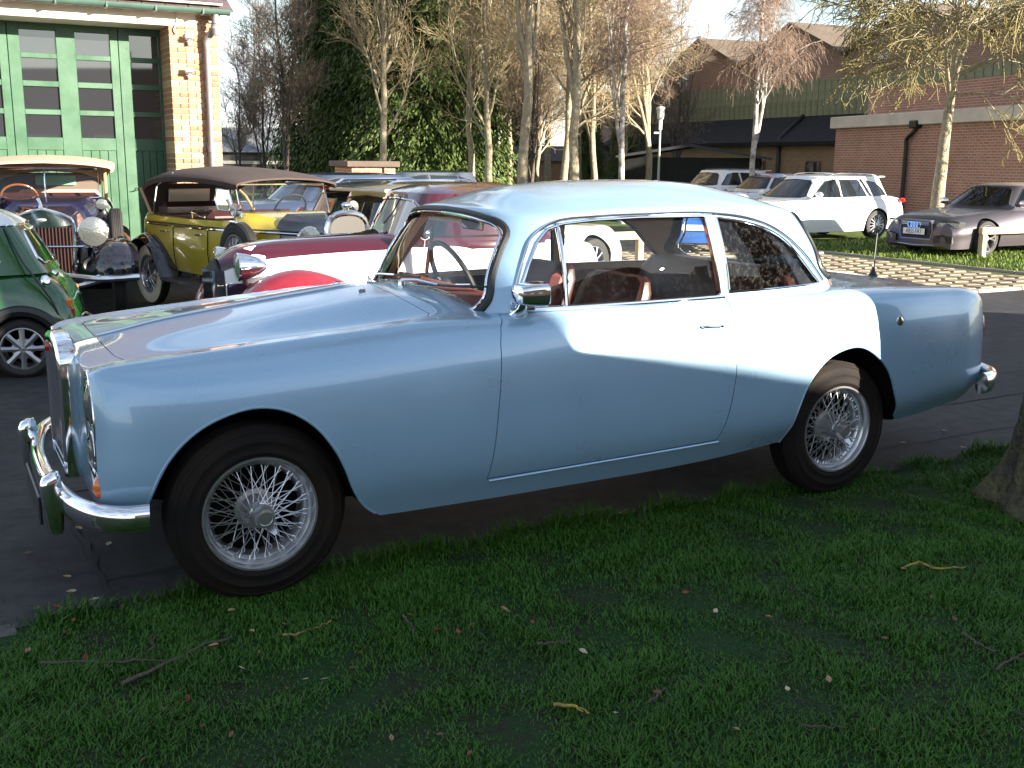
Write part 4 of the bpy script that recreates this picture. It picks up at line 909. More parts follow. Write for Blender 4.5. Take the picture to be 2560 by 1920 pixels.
part('roof', MB().prism(out[1:-1] + low[1:-1][::-1], lambda p, q, h: (p, h, q), -.12, -9.1), slate, ws_, None)
for k in range(6):
    wq_ = part('window', MB().box((-11 + k*2.4, -.185, 1.7), (1.1, .05, 1.2), bev=.01), lint_m, ws_); part('pane', MB().box((-11 + k*2.4, -.155, 1.7), (.98, .02, 1.08)), pane_gl, wq_)

# ---- small brick shelter with flat concrete cap
def at_root(name, label, cat, P, rz): return thing(name, label, cat, P, rz)
Ys = 25.0; a0 = at(812, 430, Ys + .9); a1 = at(880, 430, Ys); a2 = at(988, 430, Ys + .35)
sm_brick = brick_mat('shelter_brick', (.30,.14,.07), (.38,.20,.11), (.50,.42,.32))
sh_r = thing('brick_shelter', 'low brick bin store with a flat dark concrete cap', 'shelter', (a1.x, a1.y, -.15), math.atan2(a2.y-a1.y, a2.x-a1.x))
Ls = (a2-a1).xy.length; zs_top = at(930, 417, Ys).z + .15
part('wall', MB().box((Ls/2, 1.0, zs_top/2), (Ls, 2.0, zs_top)), sm_brick, sh_r)
part('cap', MB().box((Ls/2 - .02, 1.0, zs_top + .06), (Ls + .22, 2.2, .13), bev=.012), mat('dark_cap_concrete', (.10,.075,.06), .9, var=.2, vscale=5), sh_r)
part('conduit', MB().tube([(Ls*.73, -.02, 0), (Ls*.73, -.02, zs_top)], .018, 6), black_trim, sh_r)

# ---- gabled works building on the right
gx_, gy_ = np.array([16.2, 46.0]), np.array([10.0, 60.0]); gd = (gy_ - gx_); gl_ = np.linalg.norm(gd); gd = gd/gl_
rz_h = math.atan2(gd[1], gd[0])
org = gx_ - gd*12.0 + 2.7*np.array([-gd[1], gd[0]])                                # local x runs away from the camera along the front, y>0 is towards the yard (-> negative inside)
works = thing('works_building', 'old brick works with a row of gables, pale boarding and a dark lean-to roof', 'building', (org[0], org[1], -.15), rz_h)
wb = brick_mat('works_brick', (.24,.125,.085), (.29,.165,.11), (.30,.25,.21))
wb2 = brick_mat('works_low_brick', (.25,.15,.08), (.30,.19,.11), (.28,.23,.17))
roof_red = noise_mix('clay_tile_roof', [(.115,.09,.066), (.09,.07,.055), (.14,.11,.08)], [.8, 6], .9, .4, 12, .03)
gp = gl_/2; HP = 8.0; HE = 6.45; LB = 5.2
part('rear_wall', MB().box((18, -6.0, 3.0), (44, 6, 6.0)), wb, works)
for k in range(4):
    xc = 12.0 + (k - 1)*gp + 0.0
    part('gable', MB().prism([(xc - gp/2, LB), (xc + gp/2, LB), (xc + gp/2, HE), (xc, HP), (xc - gp/2, HE)], lambda p, q, h: (p, h, q), -3.0, -2.7), wb, works)
    rf = MB()
    for sg in (-1, 1):
        a = np.array([xc + sg*(gp/2 + .1), HE - .08]); b = np.array([xc, HP + .05])
        rf.add([(a[0], -2.4, a[1]), (b[0], -2.4, b[1]), (b[0], -14, b[1]), (a[0], -14, a[1]), (a[0], -2.4, a[1] + .14), (b[0], -2.4, b[1] + .14), (b[0], -14, b[1] + .14), (a[0], -14, a[1] + .14)], [(0,1,2,3), (4,5,6,7), (0,1,5,4), (1,2,6,5), (2,3,7,6), (3,0,4,7)])
    part('gable_roof', rf, roof_red, works, None)
    wv = part('window', MB().box((xc + 1.6, -2.68, 6.0), (.9, .06, .9), bev=.01), mat('grey_window_frame', (.32,.34,.36), .5), works)
    for dz in (-.22, .22): part('pane', MB().box((xc + 1.6, -2.64, 6.0 + dz), (.78, .02, .36)), pane_gl, wv)
bd = mat('pale_green_boarding', (.27,.28,.18), .8, col2=(.15,.16,.085), vscale=3, bump=.2)
board_me = MB().box((0, 0, 0), (.40, .04, 1.75), bev=.006).mesh('board', 30); board_me.materials.append(bd)
for k in range(66): inst('board', board_me, works, (3.5 + k*.43, -2.62, 4.58 + .02*random.random()))
tar = noise_mix('tarred_roof', [(.013,.012,.016), (.022,.020,.024), (.009,.009,.011)], [1.5, 9], .9, .5, 14, .03)
part('lean_to_roof', MB().prism([(-2.55, 3.86), (.45, 2.62), (.45, 2.46), (-2.55, 3.5)], lambda p, q, h: (h, p, q), 3.0, 33), tar, works, None)
part('lean_to_wall', MB().box((18, -.05, 1.25), (30, .3, 2.5)), wb2, works)
for k, xx in enumerate((6.2, 9.0, 11.5, 14.2, 18.0, 22.0, 26.0)):
    wv = part('window', MB().box((xx, .11, 1.35), (1.0, .06, .95), bev=.01), mat('brown_window_frame', (.10,.06,.045), .6), works); part('pane', MB().box((xx, .145, 1.35), (.84, .02, .8)), pane_gl, wv)
for xx in (8.0, 16.5): part('rain_pipe', MB().tube([(xx, .2, 0), (xx, .2, 2.5), (xx + .1, .1, 2.78), (xx + 1.6, -2.3, 3.86)], .09, 8), black_trim, works)
rust = mat('rusty_sheet', (.20,.06,.03), .85, var=.3, vscale=3)
part('rusty_shutter', MB().box((5.0, .16, .95), (3.0, .08, 1.9)), rust, works)

# ---- flat roofed brick extension with white band
cr = at(2092, 300, 36.0); ce = np.array([cr.x, cr.y]); dn = np.array([.25, -.97]); dn /= np.linalg.norm(dn)
ext = thing('brick_extension', 'flat roofed red brick extension with white coping band and black pipe', 'building', (ce[0], ce[1], -.15), math.atan2(dn[1], dn[0]))
eb = brick_mat('extension_brick', (.33,.135,.10), (.38,.20,.14), (.42,.35,.31), bump=.3)
ztop_band = at(2092, 294, 36).z + .15
part('wall', MB().box((4.7, 3, (ztop_band - .35)/2), (9.4, 6, ztop_band - .35)), eb, ext)
part('coping_band', MB().box((4.7, 3, ztop_band - .17), (9.7, 6.3, .36), bev=.02), mat('white_coping', (.55,.53,.50), .8, var=.12, vscale=2), ext)
part('upper_wall', MB().box((4.7, 3.6, ztop_band + .45), (9.4, 5.0, .9)), eb, ext)
xp = 4.05
part('rain_pipe', MB().tube(curve([(xp + .35, -.02, ztop_band - .38), (xp + .30, -.1, ztop_band - .55), (xp, -.1, ztop_band - .75), (xp, -.1, ztop_band - 1.0)], 14), .06, 8).tube([(xp, -.1, ztop_band - .98), (xp, -.1, 0)], .06, 8), black_trim, ext)
part('hopper', MB().box((xp + .40, -.12, ztop_band - .34), (.32, .26, .22), bev=.03), black_trim, ext)
part('plinth', MB().box((4.7, 2.95, .12), (9.6, 6.2, .24), bev=.01), concrete, ext)

# ---- low shed, far left building, far wall behind the trees
p0 = at(1560, 420, 44); shed = thing('low_shed', 'low dark shed with a grey felt roof in front of the works', 'shed', (p0.x, p0.y, -.15), -.25)
part('wall', MB().box((2.6, 1.2, .95), (5.4, 2.4, 1.9)), mat('dark_boards', (.012,.014,.013), .9, var=.3, vscale=4), shed)
part('roof', MB().prism([(-.3, 1.86), (2.6, 2.30), (5.7, 1.82), (5.7, 1.92), (2.6, 2.42), (-.3, 1.96)], lambda p, q, h: (p, h, q), -.3, 2.7), mat('grey_felt', (.045,.05,.058), .9, var=.2, vscale=2), shed)
p0 = at(556, 395, 55); fb_ = thing('distant_shed', 'long distant building with a pale grey sheet roof beyond the bare trees', 'building', (p0.x - 2, p0.y, -.2), .12)
part('wall', MB().box((4, 2, 1.05), (12, 4, 2.1)), mat('dark_far_wall', (.06,.055,.055), .9, var=.3, vscale=2), fb_)
part('roof', MB().prism([(-.3, 2.05), (2, 3.3), (4.3, 2.05)], lambda p, q, h: (h, p, q), -2.4, 10.4), mat('grey_sheet_roof', (.17,.18,.20), .6, var=.1, vscale=1), fb_)
part('eaves_band', MB().box((4, -.05, 1.55), (12, .06, .16)), mat('pale_band', (.35,.33,.3), .8), fb_)
p0 = at(960, 440, 62); fw = thing('far_brick_cottage_row', 'low brick outbuildings glimpsed between the tree trunks', 'building', (p0.x, p0.y, -.2), 0)
part('wall', MB().box((9, 1.5, .9), (24, 3, 1.8)), brick_mat('far_row_brick', (.34,.15,.07), (.40,.22,.12), (.4,.33,.26)), fw)
part('roof', MB().prism([(-.2, 1.75), (1.5, 2.6), (3.2, 1.75)], lambda p, q, h: (h, p, q), -3.3, 21.3), slate, fw)
for k in range(7): part('window', MB().box((-1.5 + k*3.2, -.02, 1.0), (1.2, .06, .8), bev=.01), pane_gl, fw)

# ---- lamp posts
def lamp_post(px, ytop, ybot, Y, label):
    P = at(px, ybot, Y); t = at(px, ytop, Y); zt2 = t.z + .15; r = thing('lamp_post', label, 'lamp post', (P.x, P.y, -.15), 0, 'lamp posts by the trees')
    pm = mat('pale_green_post', (.30,.36,.30), .5, var=.1); k = zt2/5.0
    part('pole', MB().tube([(0, 0, 0), (0, 0, zt2*.35), (0, 0, zt2 - .45)], [.085*k, .06*k, .045*k], 10), pm, r)
    part('lantern', MB().lathe([(.05, -.45), (.10, -.40), (.13, -.12), (.15, -.10), (.13, -.04), (.02, 0), (0, .01)], 16, (0, 0, zt2)), mat('white_lantern', (.75,.75,.74), .4), r)
    part('sleeve', MB().tube([(0, 0, zt2 - .75), (0, 0, zt2 - .45)], .06, 10), mat('white_lantern', (.75,.75,.74), .4), r)
    part('side_spot', MB().box((-.12, 0, zt2 - .85), (.16, .07, .06), bev=.01), mat('white_lantern', (.75,.75,.74), .4), r)
lamp_post(1646, 265, 440, 36, 'pale lamp post with white lantern in front of the works building')
lamp_post(1246, 322, 440, 44, 'slim lamp post among the bare tree trunks')
# ---- knee rails
wood = mat('pale_timber', (.55,.42,.26), .75, var=.2, vscale=9, bump=.2, bscale=60)
def knee_rail(u0, u1, w, label, h=.52, n=None):
    L_ = u1 - u0; r = lroot('knee_rail_fence', label, 'fence', u0, w, None, 'timber knee rails'); n = n or max(2, round(L_/1.9) + 1)
    for k in range(n): part('post', MB().box((L_*k/(n-1), 0, h/2 - .1), (.11, .11, h + .2 - .02), bev=.008), wood, r)
    part('rail', MB().box((L_/2, 0, h), (L_ + .16, .10, .13), bev=.01), wood, r)
pp = gpos(2119*DS, 556*DS); pu, pw_ = wl(pp)
knee_rail(pu, pu + 6.0, pw_, 'pale timber knee rail beside the grey convertible', .50, 4)
ip = gpos(1380*DS, 575*DS); iu, iw = wl(ip)
knee_rail(iu - 3.4, iu, iw, 'pale timber knee rail on the paving behind the coupe', .52, 3)

# ================================================================ trees
def tubes(P, R, n=3):                             # P (N,K,3) R (N,K) -> verts, quads
    N, K = P.shape[:2]; T = np.gradient(P, axis=1); T /= np.linalg.norm(T, axis=2)[..., None] + 1e-9
    ref = np.where(np.abs(T[..., 2:3]) < .9, np.array([0, 0, 1.]), np.array([1., 0, 0])); A = np.cross(T, ref); A /= np.linalg.norm(A, axis=2)[..., None] + 1e-9; B = np.cross(T, A)
    a = np.linspace(0, 2*pi, n, endpoint=False)
    V = P[:, :, None] + R[:, :, None, None]*(np.cos(a)[None, None, :, None]*A[:, :, None] + np.sin(a)[None, None, :, None]*B[:, :, None])
    idx = np.arange(N*K*n).reshape(N, K, n); i0 = idx[:, :-1]; i1 = idx[:, 1:]
    Fc = np.stack([i0, np.roll(i0, -1, 2), np.roll(i1, -1, 2), i1], -1).reshape(-1, 4)
    return V.reshape(-1, 3), Fc
def grow(rng, P, R, nc, t0, t1, ln, ang, up, K, wig, rr, r_end, droop=0.0, lnpow=.6):
    N, Kp = P.shape[:2]; t = t0 + (t1 - t0)*(np.arange(nc)[None] + rng.random((N, nc)))/nc; t = t.ravel(); par = np.repeat(np.arange(N), nc)
    f = t*(Kp - 1); i = np.clip(f.astype(int), 0, Kp - 2); q = (f - i)[:, None]; pos = P[par, i]*(1-q) + P[par, i+1]*q; rad_ = R[par, i]*(1-q[:, 0]) + R[par, i+1]*q[:, 0]
    tan = P[par, i+1] - P[par, i]; tan /= np.linalg.norm(tan, axis=1)[:, None] + 1e-9
    rv = rng.normal(size=tan.shape); rv -= tan*np.sum(rv*tan, 1)[:, None]; rv /= np.linalg.norm(rv, axis=1)[:, None] + 1e-9
    an = ang*rng.uniform(.65, 1.3, len(t)); d = tan*np.cos(an)[:, None] + rv*np.sin(an)[:, None]; d[:, 2] += up; d /= np.linalg.norm(d, axis=1)[:, None]
    Lc = ln*rng.uniform(.6, 1.25, len(t))*(1 - .55*(t - t0)/(1.0001 - t0 + .3))
    C = np.zeros((len(t), K, 3)); C[:, 0] = pos; cur = d.copy()
    for k in range(1, K):
        cur = cur + rng.normal(0, wig, cur.shape); cur[:, 2] += up*.25 - droop*k/K; cur /= np.linalg.norm(cur, axis=1)[:, None]; C[:, k] = C[:, k-1] + cur*(Lc/(K-1))[:, None]
    r0 = np.minimum(rad_*rr, rad_*.9)
    return C, r0[:, None]*np.linspace(1, r_end, K)[None]
def trunk_line(rng, H, lean, wig, K, r0, r1, flare=.35):
    P = np.zeros((1, K, 3)); d = np.array([lean[0], lean[1], 1.]); z = np.linspace(0, H, K)
    off = np.cumsum(rng.normal(0, wig, (K, 2)), 0); off -= off[0]
    P[0, :, 0] = z*lean[0] + off[:, 0]; P[0, :, 1] = z*lean[1] + off[:, 1]; P[0, :, 2] = z
    R = np.linspace(r0, r1, K)*(1 + flare*np.exp(-z/.35)); return P, R[None]
bark_m = noise_mix('grey_bark', [(.26,.22,.165), (.19,.16,.12), (.34,.30,.19)], [1.5, 9], .95, .8, 25, .03)
bark_dk = noise_mix('dark_bark', [(.10,.082,.068), (.14,.115,.09), (.07,.056,.048)], [3, 14], .95, 1.0, 30, .03)
birch_m = noise_mix('birch_bark', [(.50,.46,.42), (.62,.58,.54), (.16,.13,.11)], [3, 5], .8, .4, 20, .02)
twig_br = mat('twig_brown', (.27,.20,.115), .9, col2=(.37,.29,.16), vscale=1.5)
twig_dk = mat('twig_grey', (.17,.125,.095), .9, col2=(.24,.18,.12), vscale=1.5)
twig_pk = mat('twig_birch_red', (.20,.135,.10), .9, col2=(.27,.19,.14), vscale=1.5)
twig_li = mat('twig_lichen', (.15,.125,.055), .9, col2=(.26,.22,.085), vscale=2.5)
def tree_mesh(seed, H, r0, limbs, sub, twg, twg2, lean=(0, 0), t0=.3, up=.22, ang=.75, ln=(4.2, 2.0, 1.0, .5), mats=(None, None), fork=0, droop=0.0, tw_r=(.010, .004), rtop=.12, wig=.03, twig_droop=0.0):
    rng = np.random.default_rng(seed); P0, R0 = trunk_line(rng, H, lean, wig, 18, r0, r0*rtop)
    Vs, Fs = [], []; n = 0
    def put(P, R, k, lst):
        V, Fc = tubes(P, R, k); lst.append((V, Fc))
    A = []; put(P0, R0, 12, A)
    PP, RR = P0, R0
    if fork:
        P1, R1 = grow(rng, P0, R0, fork, t0*.8, t0*1.4, H*.62, .34, .35, 12, .05, .75, .15); put(P1, R1, 9, A)
        L1, Q1 = grow(rng, P1, R1, max(2, limbs//(fork+1)), .15, .95, ln[0]*.8, ang, up, 9, .09, .55, .22, droop); L0, Q0 = grow(rng, P0, R0, limbs//2 + 1, t0, .97, ln[0], ang, up, 9, .09, .5, .22, droop)
        L1 = np.vstack([L1, L0]); Q1 = np.vstack([Q1, Q0])
    else: L1, Q1 = grow(rng, P0, R0, limbs, t0, .97, ln[0], ang, up, 9, .09, .45, .22, droop)
    put(L1, Q1, 6, A)
    L2, Q2 = grow(rng, L1, Q1, sub, .18, .98, ln[1], .8, up*.6, 7, .12, .55, .3, droop); Q2 = np.maximum(Q2, tw_r[0]*.8); put(L2, Q2, 4, A)
    B = []
    L3, Q3 = grow(rng, L2, Q2, twg, .1, 1.0, ln[2], .75, up*.4, 5, .16, .6, .5, droop + twig_droop); Q3 = np.clip(Q3, tw_r[1]*1.2, tw_r[0]); put(L3, Q3, 3, B)
    if twg2:
        L4, Q4 = grow(rng, L3, Q3, twg2, .1, 1.0, ln[3], .7, up*.2, 4, .18, .7, .6, droop + twig_droop*1.6); Q4 = np.clip(Q4, tw_r[1]*.8, tw_r[1]); put(L4, Q4, 3, B)
    def mk(lst, nm, m):
        V = []; Fc = []; o = 0
        for v, f in lst: V.append(v); Fc.append(f + o); o += len(v)
        return fast_mesh(nm, np.vstack(V), np.vstack(Fc), m)
    return mk(A, 'trunk', mats[0]), mk(B, 'crown', mats[1])
ARCH = {
 'lime': tree_mesh(3, 13, .135, 18, 8, 7, 3, mats=(bark_m, twig_br), t0=.22, fork=2, ln=(3.6, 1.7, .9, .45), tw_r=(.011, .0055)),
 'maple': tree_mesh(5, 12, .125, 20, 8, 7, 3, mats=(bark_m, twig_br), t0=.16, up=.30, ang=.62, ln=(3.4, 1.6, .9, .45), tw_r=(.011, .0055), lean=(.02, 0)),
 'oak': tree_mesh(8, 11, .13, 20, 8, 7, 3, mats=(bark_m, twig_br), t0=.20, up=.10, ang=.9, fork=3, ln=(3.4, 1.8, .9, .45), wig=.05, tw_r=(.012, .0055)),
 'grey': tree_mesh(13, 10, .10, 16, 8, 7, 3, mats=(bark_dk, twig_dk), t0=.12, up=.28, ang=.7, fork=2, ln=(3.0, 1.5, .8, .4), tw_r=(.012, .006)),
 'birch': tree_mesh(21, 9, .085, 14, 8, 7, 4, mats=(birch_m, twig_pk), t0=.22, up=.2, ang=.6, fork=1, ln=(2.4, 1.2, .8, .5), tw_r=(.007, .0042), twig_droop=.85),
 'lichen': tree_mesh(34, 7.2, .165, 24, 9, 8, 3, mats=(bark_m, twig_li), t0=.44, up=.02, ang=1.15, fork=3, ln=(4.2, 1.8, .85, .35), wig=.02, droop=.13, tw_r=(.016, .0085), lean=(.05, 0)),
}
def tree(kind, P, label, sc=1.0, rz=0.0, group=None, name='bare_tree', cat='tree'):
    r = thing(name, label, cat, (P[0], P[1], P[2] - .05), rz, group); r.scale = (sc, sc, sc)
    inst('trunk', ARCH[kind][0], r); inst('crown', ARCH[kind][1], r); return r
def tr(kind, px, Y, label, sc=1.0, rz=0.0, group=None, name='bare_tree'):
    P = at(px, 440, Y); return tree(kind, (P.x, P.y, -.15), label, sc, rz, group, name)
G1 = 'bare trees in the tree belt'
tr('maple', 955, 33, 'bare tree with pale forking trunk in front of the evergreens, behind the brick store', 1.0, .4, G1)
tr('lime', 1178, 36, 'slender bare trunk at the right edge of the evergreens', .9, 1.2, G1)
tr('maple', 1225, 34, 'bare tree beside the slim lamp post', 1.0, 2.5, G1)
tr('lime', 1307, 30, 'thick straight bare trunk with high forks', 1.12, 3.6, G1)
tr('grey', 1326, 38, 'thin dark companion stem behind the thick straight trunk', .8, .5, G1)
tr('oak', 1408, 34, 'bare tree forking low into two stems', 1.0, 4.4, G1)
tr('lime', 1437, 29, 'bare tree with a curving lower trunk', 1.05, 5.3, G1)
tr('maple', 1275, 46, 'bare tree deep in the belt between the lamp posts', 1.1, 1.9, G1)
tr('oak', 1490, 44, 'dark bare tree behind the white birch', 1.1, .9, G1)
tr('oak', 1612, 40, 'broad bare tree left of the pale lamp post', 1.0, 2.2, G1)
tr('lime', 1370, 52, 'far bare tree deep in the belt behind the forked stems', 1.2, 5.0, G1)
tr('maple', 1545, 54, 'far bare tree behind the birch and the shed', 1.2, 3.0, G1)
tr('grey', 1690, 50, 'bare tree against the gable of the works', .9, 1.0, G1)
for i, (px, Y, k, s) in enumerate(((1130, 50, 'maple', 1.0), (1200, 55, 'oak', 1.0), (1450, 56, 'maple', 1.0), (1320, 60, 'oak', 1.1), (1600, 58, 'grey', 1.1), (1080, 60, 'maple', 1.1), (1520, 62, 'oak', 1.1), (1350, 42, 'oak', .75), (1560, 46, 'maple', .7))):
    tr(k, px, Y, 'hazy bare tree in the back row of the belt', s, i*1.7, 'back row of bare trees')
tr('birch', 1560, 31, 'white barked birch with two stems beside the pale lamp post', 1.12, .3, None, 'birch_tree')
tr('birch', 1875, 34, 'weeping birch with pinkish twigs in front of the works', 1.15, 3.9, None, 'birch_tree')
tr('grey', 597, 48, 'bare tree standing clear beside the garage downpipe', .62, .2, 'dark bare trees beyond the garage')
tr('grey', 660, 46, 'low spreading dark bare tree beyond the garage', .72, 1.4, 'dark bare trees beyond the garage')
tr('grey', 722, 40, 'dark multi-stemmed bare tree left of the evergreens', .95, 2.9, 'dark bare trees beyond the garage')
tr('maple', 775, 44, 'tall dark bare tree touching the evergreens', .9, 4.0, 'dark bare trees beyond the garage')
tr('grey', 640, 62, 'far dark bare tree over the grey sheet roof', 1.0, 5.2, 'dark bare trees beyond the garage')
tr('lichen', 2345, 25, 'bare lichen covered tree spreading in front of the brick extension', 1.0, .8, None, 'lichen_tree')

# ---- evergreens: sprays of small scale leaves hung on whorled branches
ever_m = noise_mix('conifer_leaf', [(.032,.072,.012), (.058,.105,.016), (.016,.042,.009), (.095,.125,.024)], [.7, 4, 22], .6)
def conifer_mesh(seed, H, Rb, nb):
    rng = np.random.default_rng(seed); z = H*(.03 + .95*rng.random(nb)**1.15); a = rng.uniform(0, 2*pi, nb); prof = Rb*(1 - z/H)**.62*(.72 + .42*rng.random(nb))
    K = 7; t = np.linspace(0, 1, K); P = np.zeros((nb, K, 3)); P[:, :, 0] = np.cos(a)[:, None]*prof[:, None]*t; P[:, :, 1] = np.sin(a)[:, None]*prof[:, None]*t
    P[:, :, 2] = z[:, None] + prof[:, None]*(.25*t - .62*t**2)
    V1, F1 = tubes(P, np.maximum(.02*(1-t), .004)[None]*np.ones((nb, 1)), 3)
    m = 90; tt = rng.uniform(.22, 1.0, (nb, m)); f = tt*(K-1); i = np.clip(f.astype(int), 0, K-2); q = (f-i)[..., None]; bi = np.arange(nb)[:, None]
    c = P[bi, i]*(1-q) + P[bi, i+1]*q; c = c.reshape(-1, 3) + rng.normal(0, .16, (nb*m, 3)); n = len(c)
    ar = np.repeat(a, m) + rng.normal(0, .9, n); d = np.stack([np.cos(ar)*.55, np.sin(ar)*.55, -rng.uniform(.3, 1.3, n)], 1); d /= np.linalg.norm(d, axis=1)[:, None]
    s = rng.normal(size=(n, 3)); s -= d*np.sum(s*d, 1)[:, None]; s /= np.linalg.norm(s, axis=1)[:, None]; L_ = rng.uniform(.09, .24, n)[:, None]; w = L_*rng.uniform(.13, .24, (n, 1))
    V = np.stack([c - s*w*.35, c + s*w*.35, c + d*L_*.5 + s*w, c + d*L_, c + d*L_*.5 - s*w], 1).reshape(-1, 3)
    b = np.arange(n)[:, None]*5; F3 = np.vstack([b + np.array([[0, 1, 2]]), b + np.array([[0, 2, 4]]), b + np.array([[4, 2, 3]])])
    P0, R0 = trunk_line(rng, H*.97, (0, 0), .01, 14, .28, .03); Vt, Ft = tubes(P0, R0, 10)
    return fast_mesh('trunk', np.vstack([Vt, V1]), np.vstack([Ft, F1 + len(Vt)]), bark_dk), fast_mesh('crown', V, F3, ever_m)
CON = [conifer_mesh(2, 13, 3.1, 900), conifer_mesh(9, 12, 2.8, 800)]
def conifer(px, Y, k, sc, rz, label):
    P = at(px, 440, Y); r = thing('evergreen_tree', label, 'tree', (P.x, P.y, -.3), rz, 'evergreens behind the brick store'); r.scale = (sc, sc, sc); inst('trunk', CON[k][0], r); inst('crown', CON[k][1], r)
conifer(1060, 40, 0, 1.0, .5, 'broad dark evergreen behind the brick store')
conifer(935, 43, 1, 1.05, 2.0, 'tall evergreen behind the pale forking trunk')
conifer(835, 45, 0, .95, 3.7, 'evergreen at the left end of the clump')
conifer(1140, 44, 1, .95, 5.0, 'evergreen at the right end of the clump')
conifer(1250, 66, 0, .9, 1.1, 'distant evergreen deep in the tree belt')
conifer(1470, 58, 1, .45, 4.1, 'small dark evergreen bush between the trunks')
conifer(1560, 52, 0, .38, 2.6, 'low evergreen bush behind the birch')

# ---- the trunk at the right edge of the lawn
def near_trunk():
    r = thing('roadside_tree', 'thick rough barked tree trunk on the lawn by the coupe\'s tail', 'tree', (2.69, 4.90, 0), 0)
    rng = np.random.default_rng(4); P = []; zs = np.r_[np.linspace(-.05, .6, 16), np.linspace(.68, 4.2, 40)]
    ph = rng.uniform(0, 6.3, 6)
    for z in zs:
        row = []
        for a in np.linspace(0, 2*pi, 72, endpoint=False):
            fl = .13*math.exp(-max(z, 0)/.17)*(1 + .45*cos(5*a + ph[0]) + .25*cos(3*a + ph[1]))
            rr_ = .285 - .018*z + fl + .009*cos(9*a + 2*sin(z*3) + ph[2]) + .007*cos(17*a + 5*z + ph[3]) + rng.normal(0, .004)
            row.append((rr_*cos(a) + .03*z, rr_*sin(a) + .01*z, z))
        P.append(row)
    bk = noise_mix('rough_bark', [(.075,.062,.05), (.11,.098,.082), (.045,.036,.030), (.13,.125,.06)], [9, 26, 5], .95, 1.0, 34, .05)
    part('trunk', MB().grid(np.array(P), cv=True, cap1=True), bk, r, 60)
    c1_ = inst('limbs', ARCH['oak'][0], r, (.12, .04, 2.4), (0, 0, 2.0), (.9,)*3); c2_ = inst('crown', ARCH['oak'][1], r, (.12, .04, 2.4), (0, 0, 2.0), (.9,)*3)
near_trunk()

# ================================================================ the other cars (local x rearward from the front axle, near side -y)
class Shell:
    def __init__(s, root, rows, paint, arches=(), ns=60, npt=30, inner=.42, name='body', well=True):
        T = np.array(rows, float); f = spl(T[:, 0], T[:, 1:]); xs = np.linspace(T[0, 0], T[-1, 0], ns); s.xs = xs; S = []
        for x in xs:
            zc, yw, zw, ym, zm, yt, zt = f(x)
            h = curve([(0, zc), (yw*.55, zw + (zc - zw)*.75), (yw, zw), (ym, zm), (ym - .01, zm*.5 + zt*.5), (yt, zt)], npt); h = np.vstack([h, [(yt - .06, zt - .01), (0, zt - .01)]])
            lp = np.vstack([np.c_[-h[:, 0], h[:, 1]], np.c_[h[::-1, 0], h[::-1, 1]][1:-1]]); S.append(np.c_[np.full(len(lp), x), lp])
        s.S = np.array(S); s.npt = npt; s.root = root
        me = MB().grid(s.S, cv=True, cap0=True, cap1=True).mesh(name, 40); me.materials.append(paint)
        if arches:
            cuts = []
            for x, z, r in arches:
                poly = [(x + r*cos(a), z + r*sin(a)) for a in np.linspace(0, pi, 22)] + [(x - r, -.1), (x + r, -.1)]
                for sg in (-1, 1):
                    c = MB().prism(poly, lambda p, q, h: (p, h, q), sg*1.3, sg*inner).mesh('c', None); c.materials.append(under); cuts.append(c)
            me = boolean(me, cuts)
        s.body = link(name, me, None, root)
    def sec(s, x):
        i = int(np.clip(np.searchsorted(s.xs, x) - 1, 0, len(s.xs) - 2)); t = (x - s.xs[i])/(s.xs[i+1] - s.xs[i]); return (s.S[i]*(1-t) + s.S[i+1]*t)[:s.npt]
    def side(s, x, z): q = s.sec(x); o = np.argsort(q[:, 2]); return -float(np.interp(z, q[o][:, 2], q[o][:, 1]))
    def top(s, x, y): q = s.sec(x)[:s.npt*2//3]; return float(np.interp(abs(y), -q[:, 1], q[:, 2]))
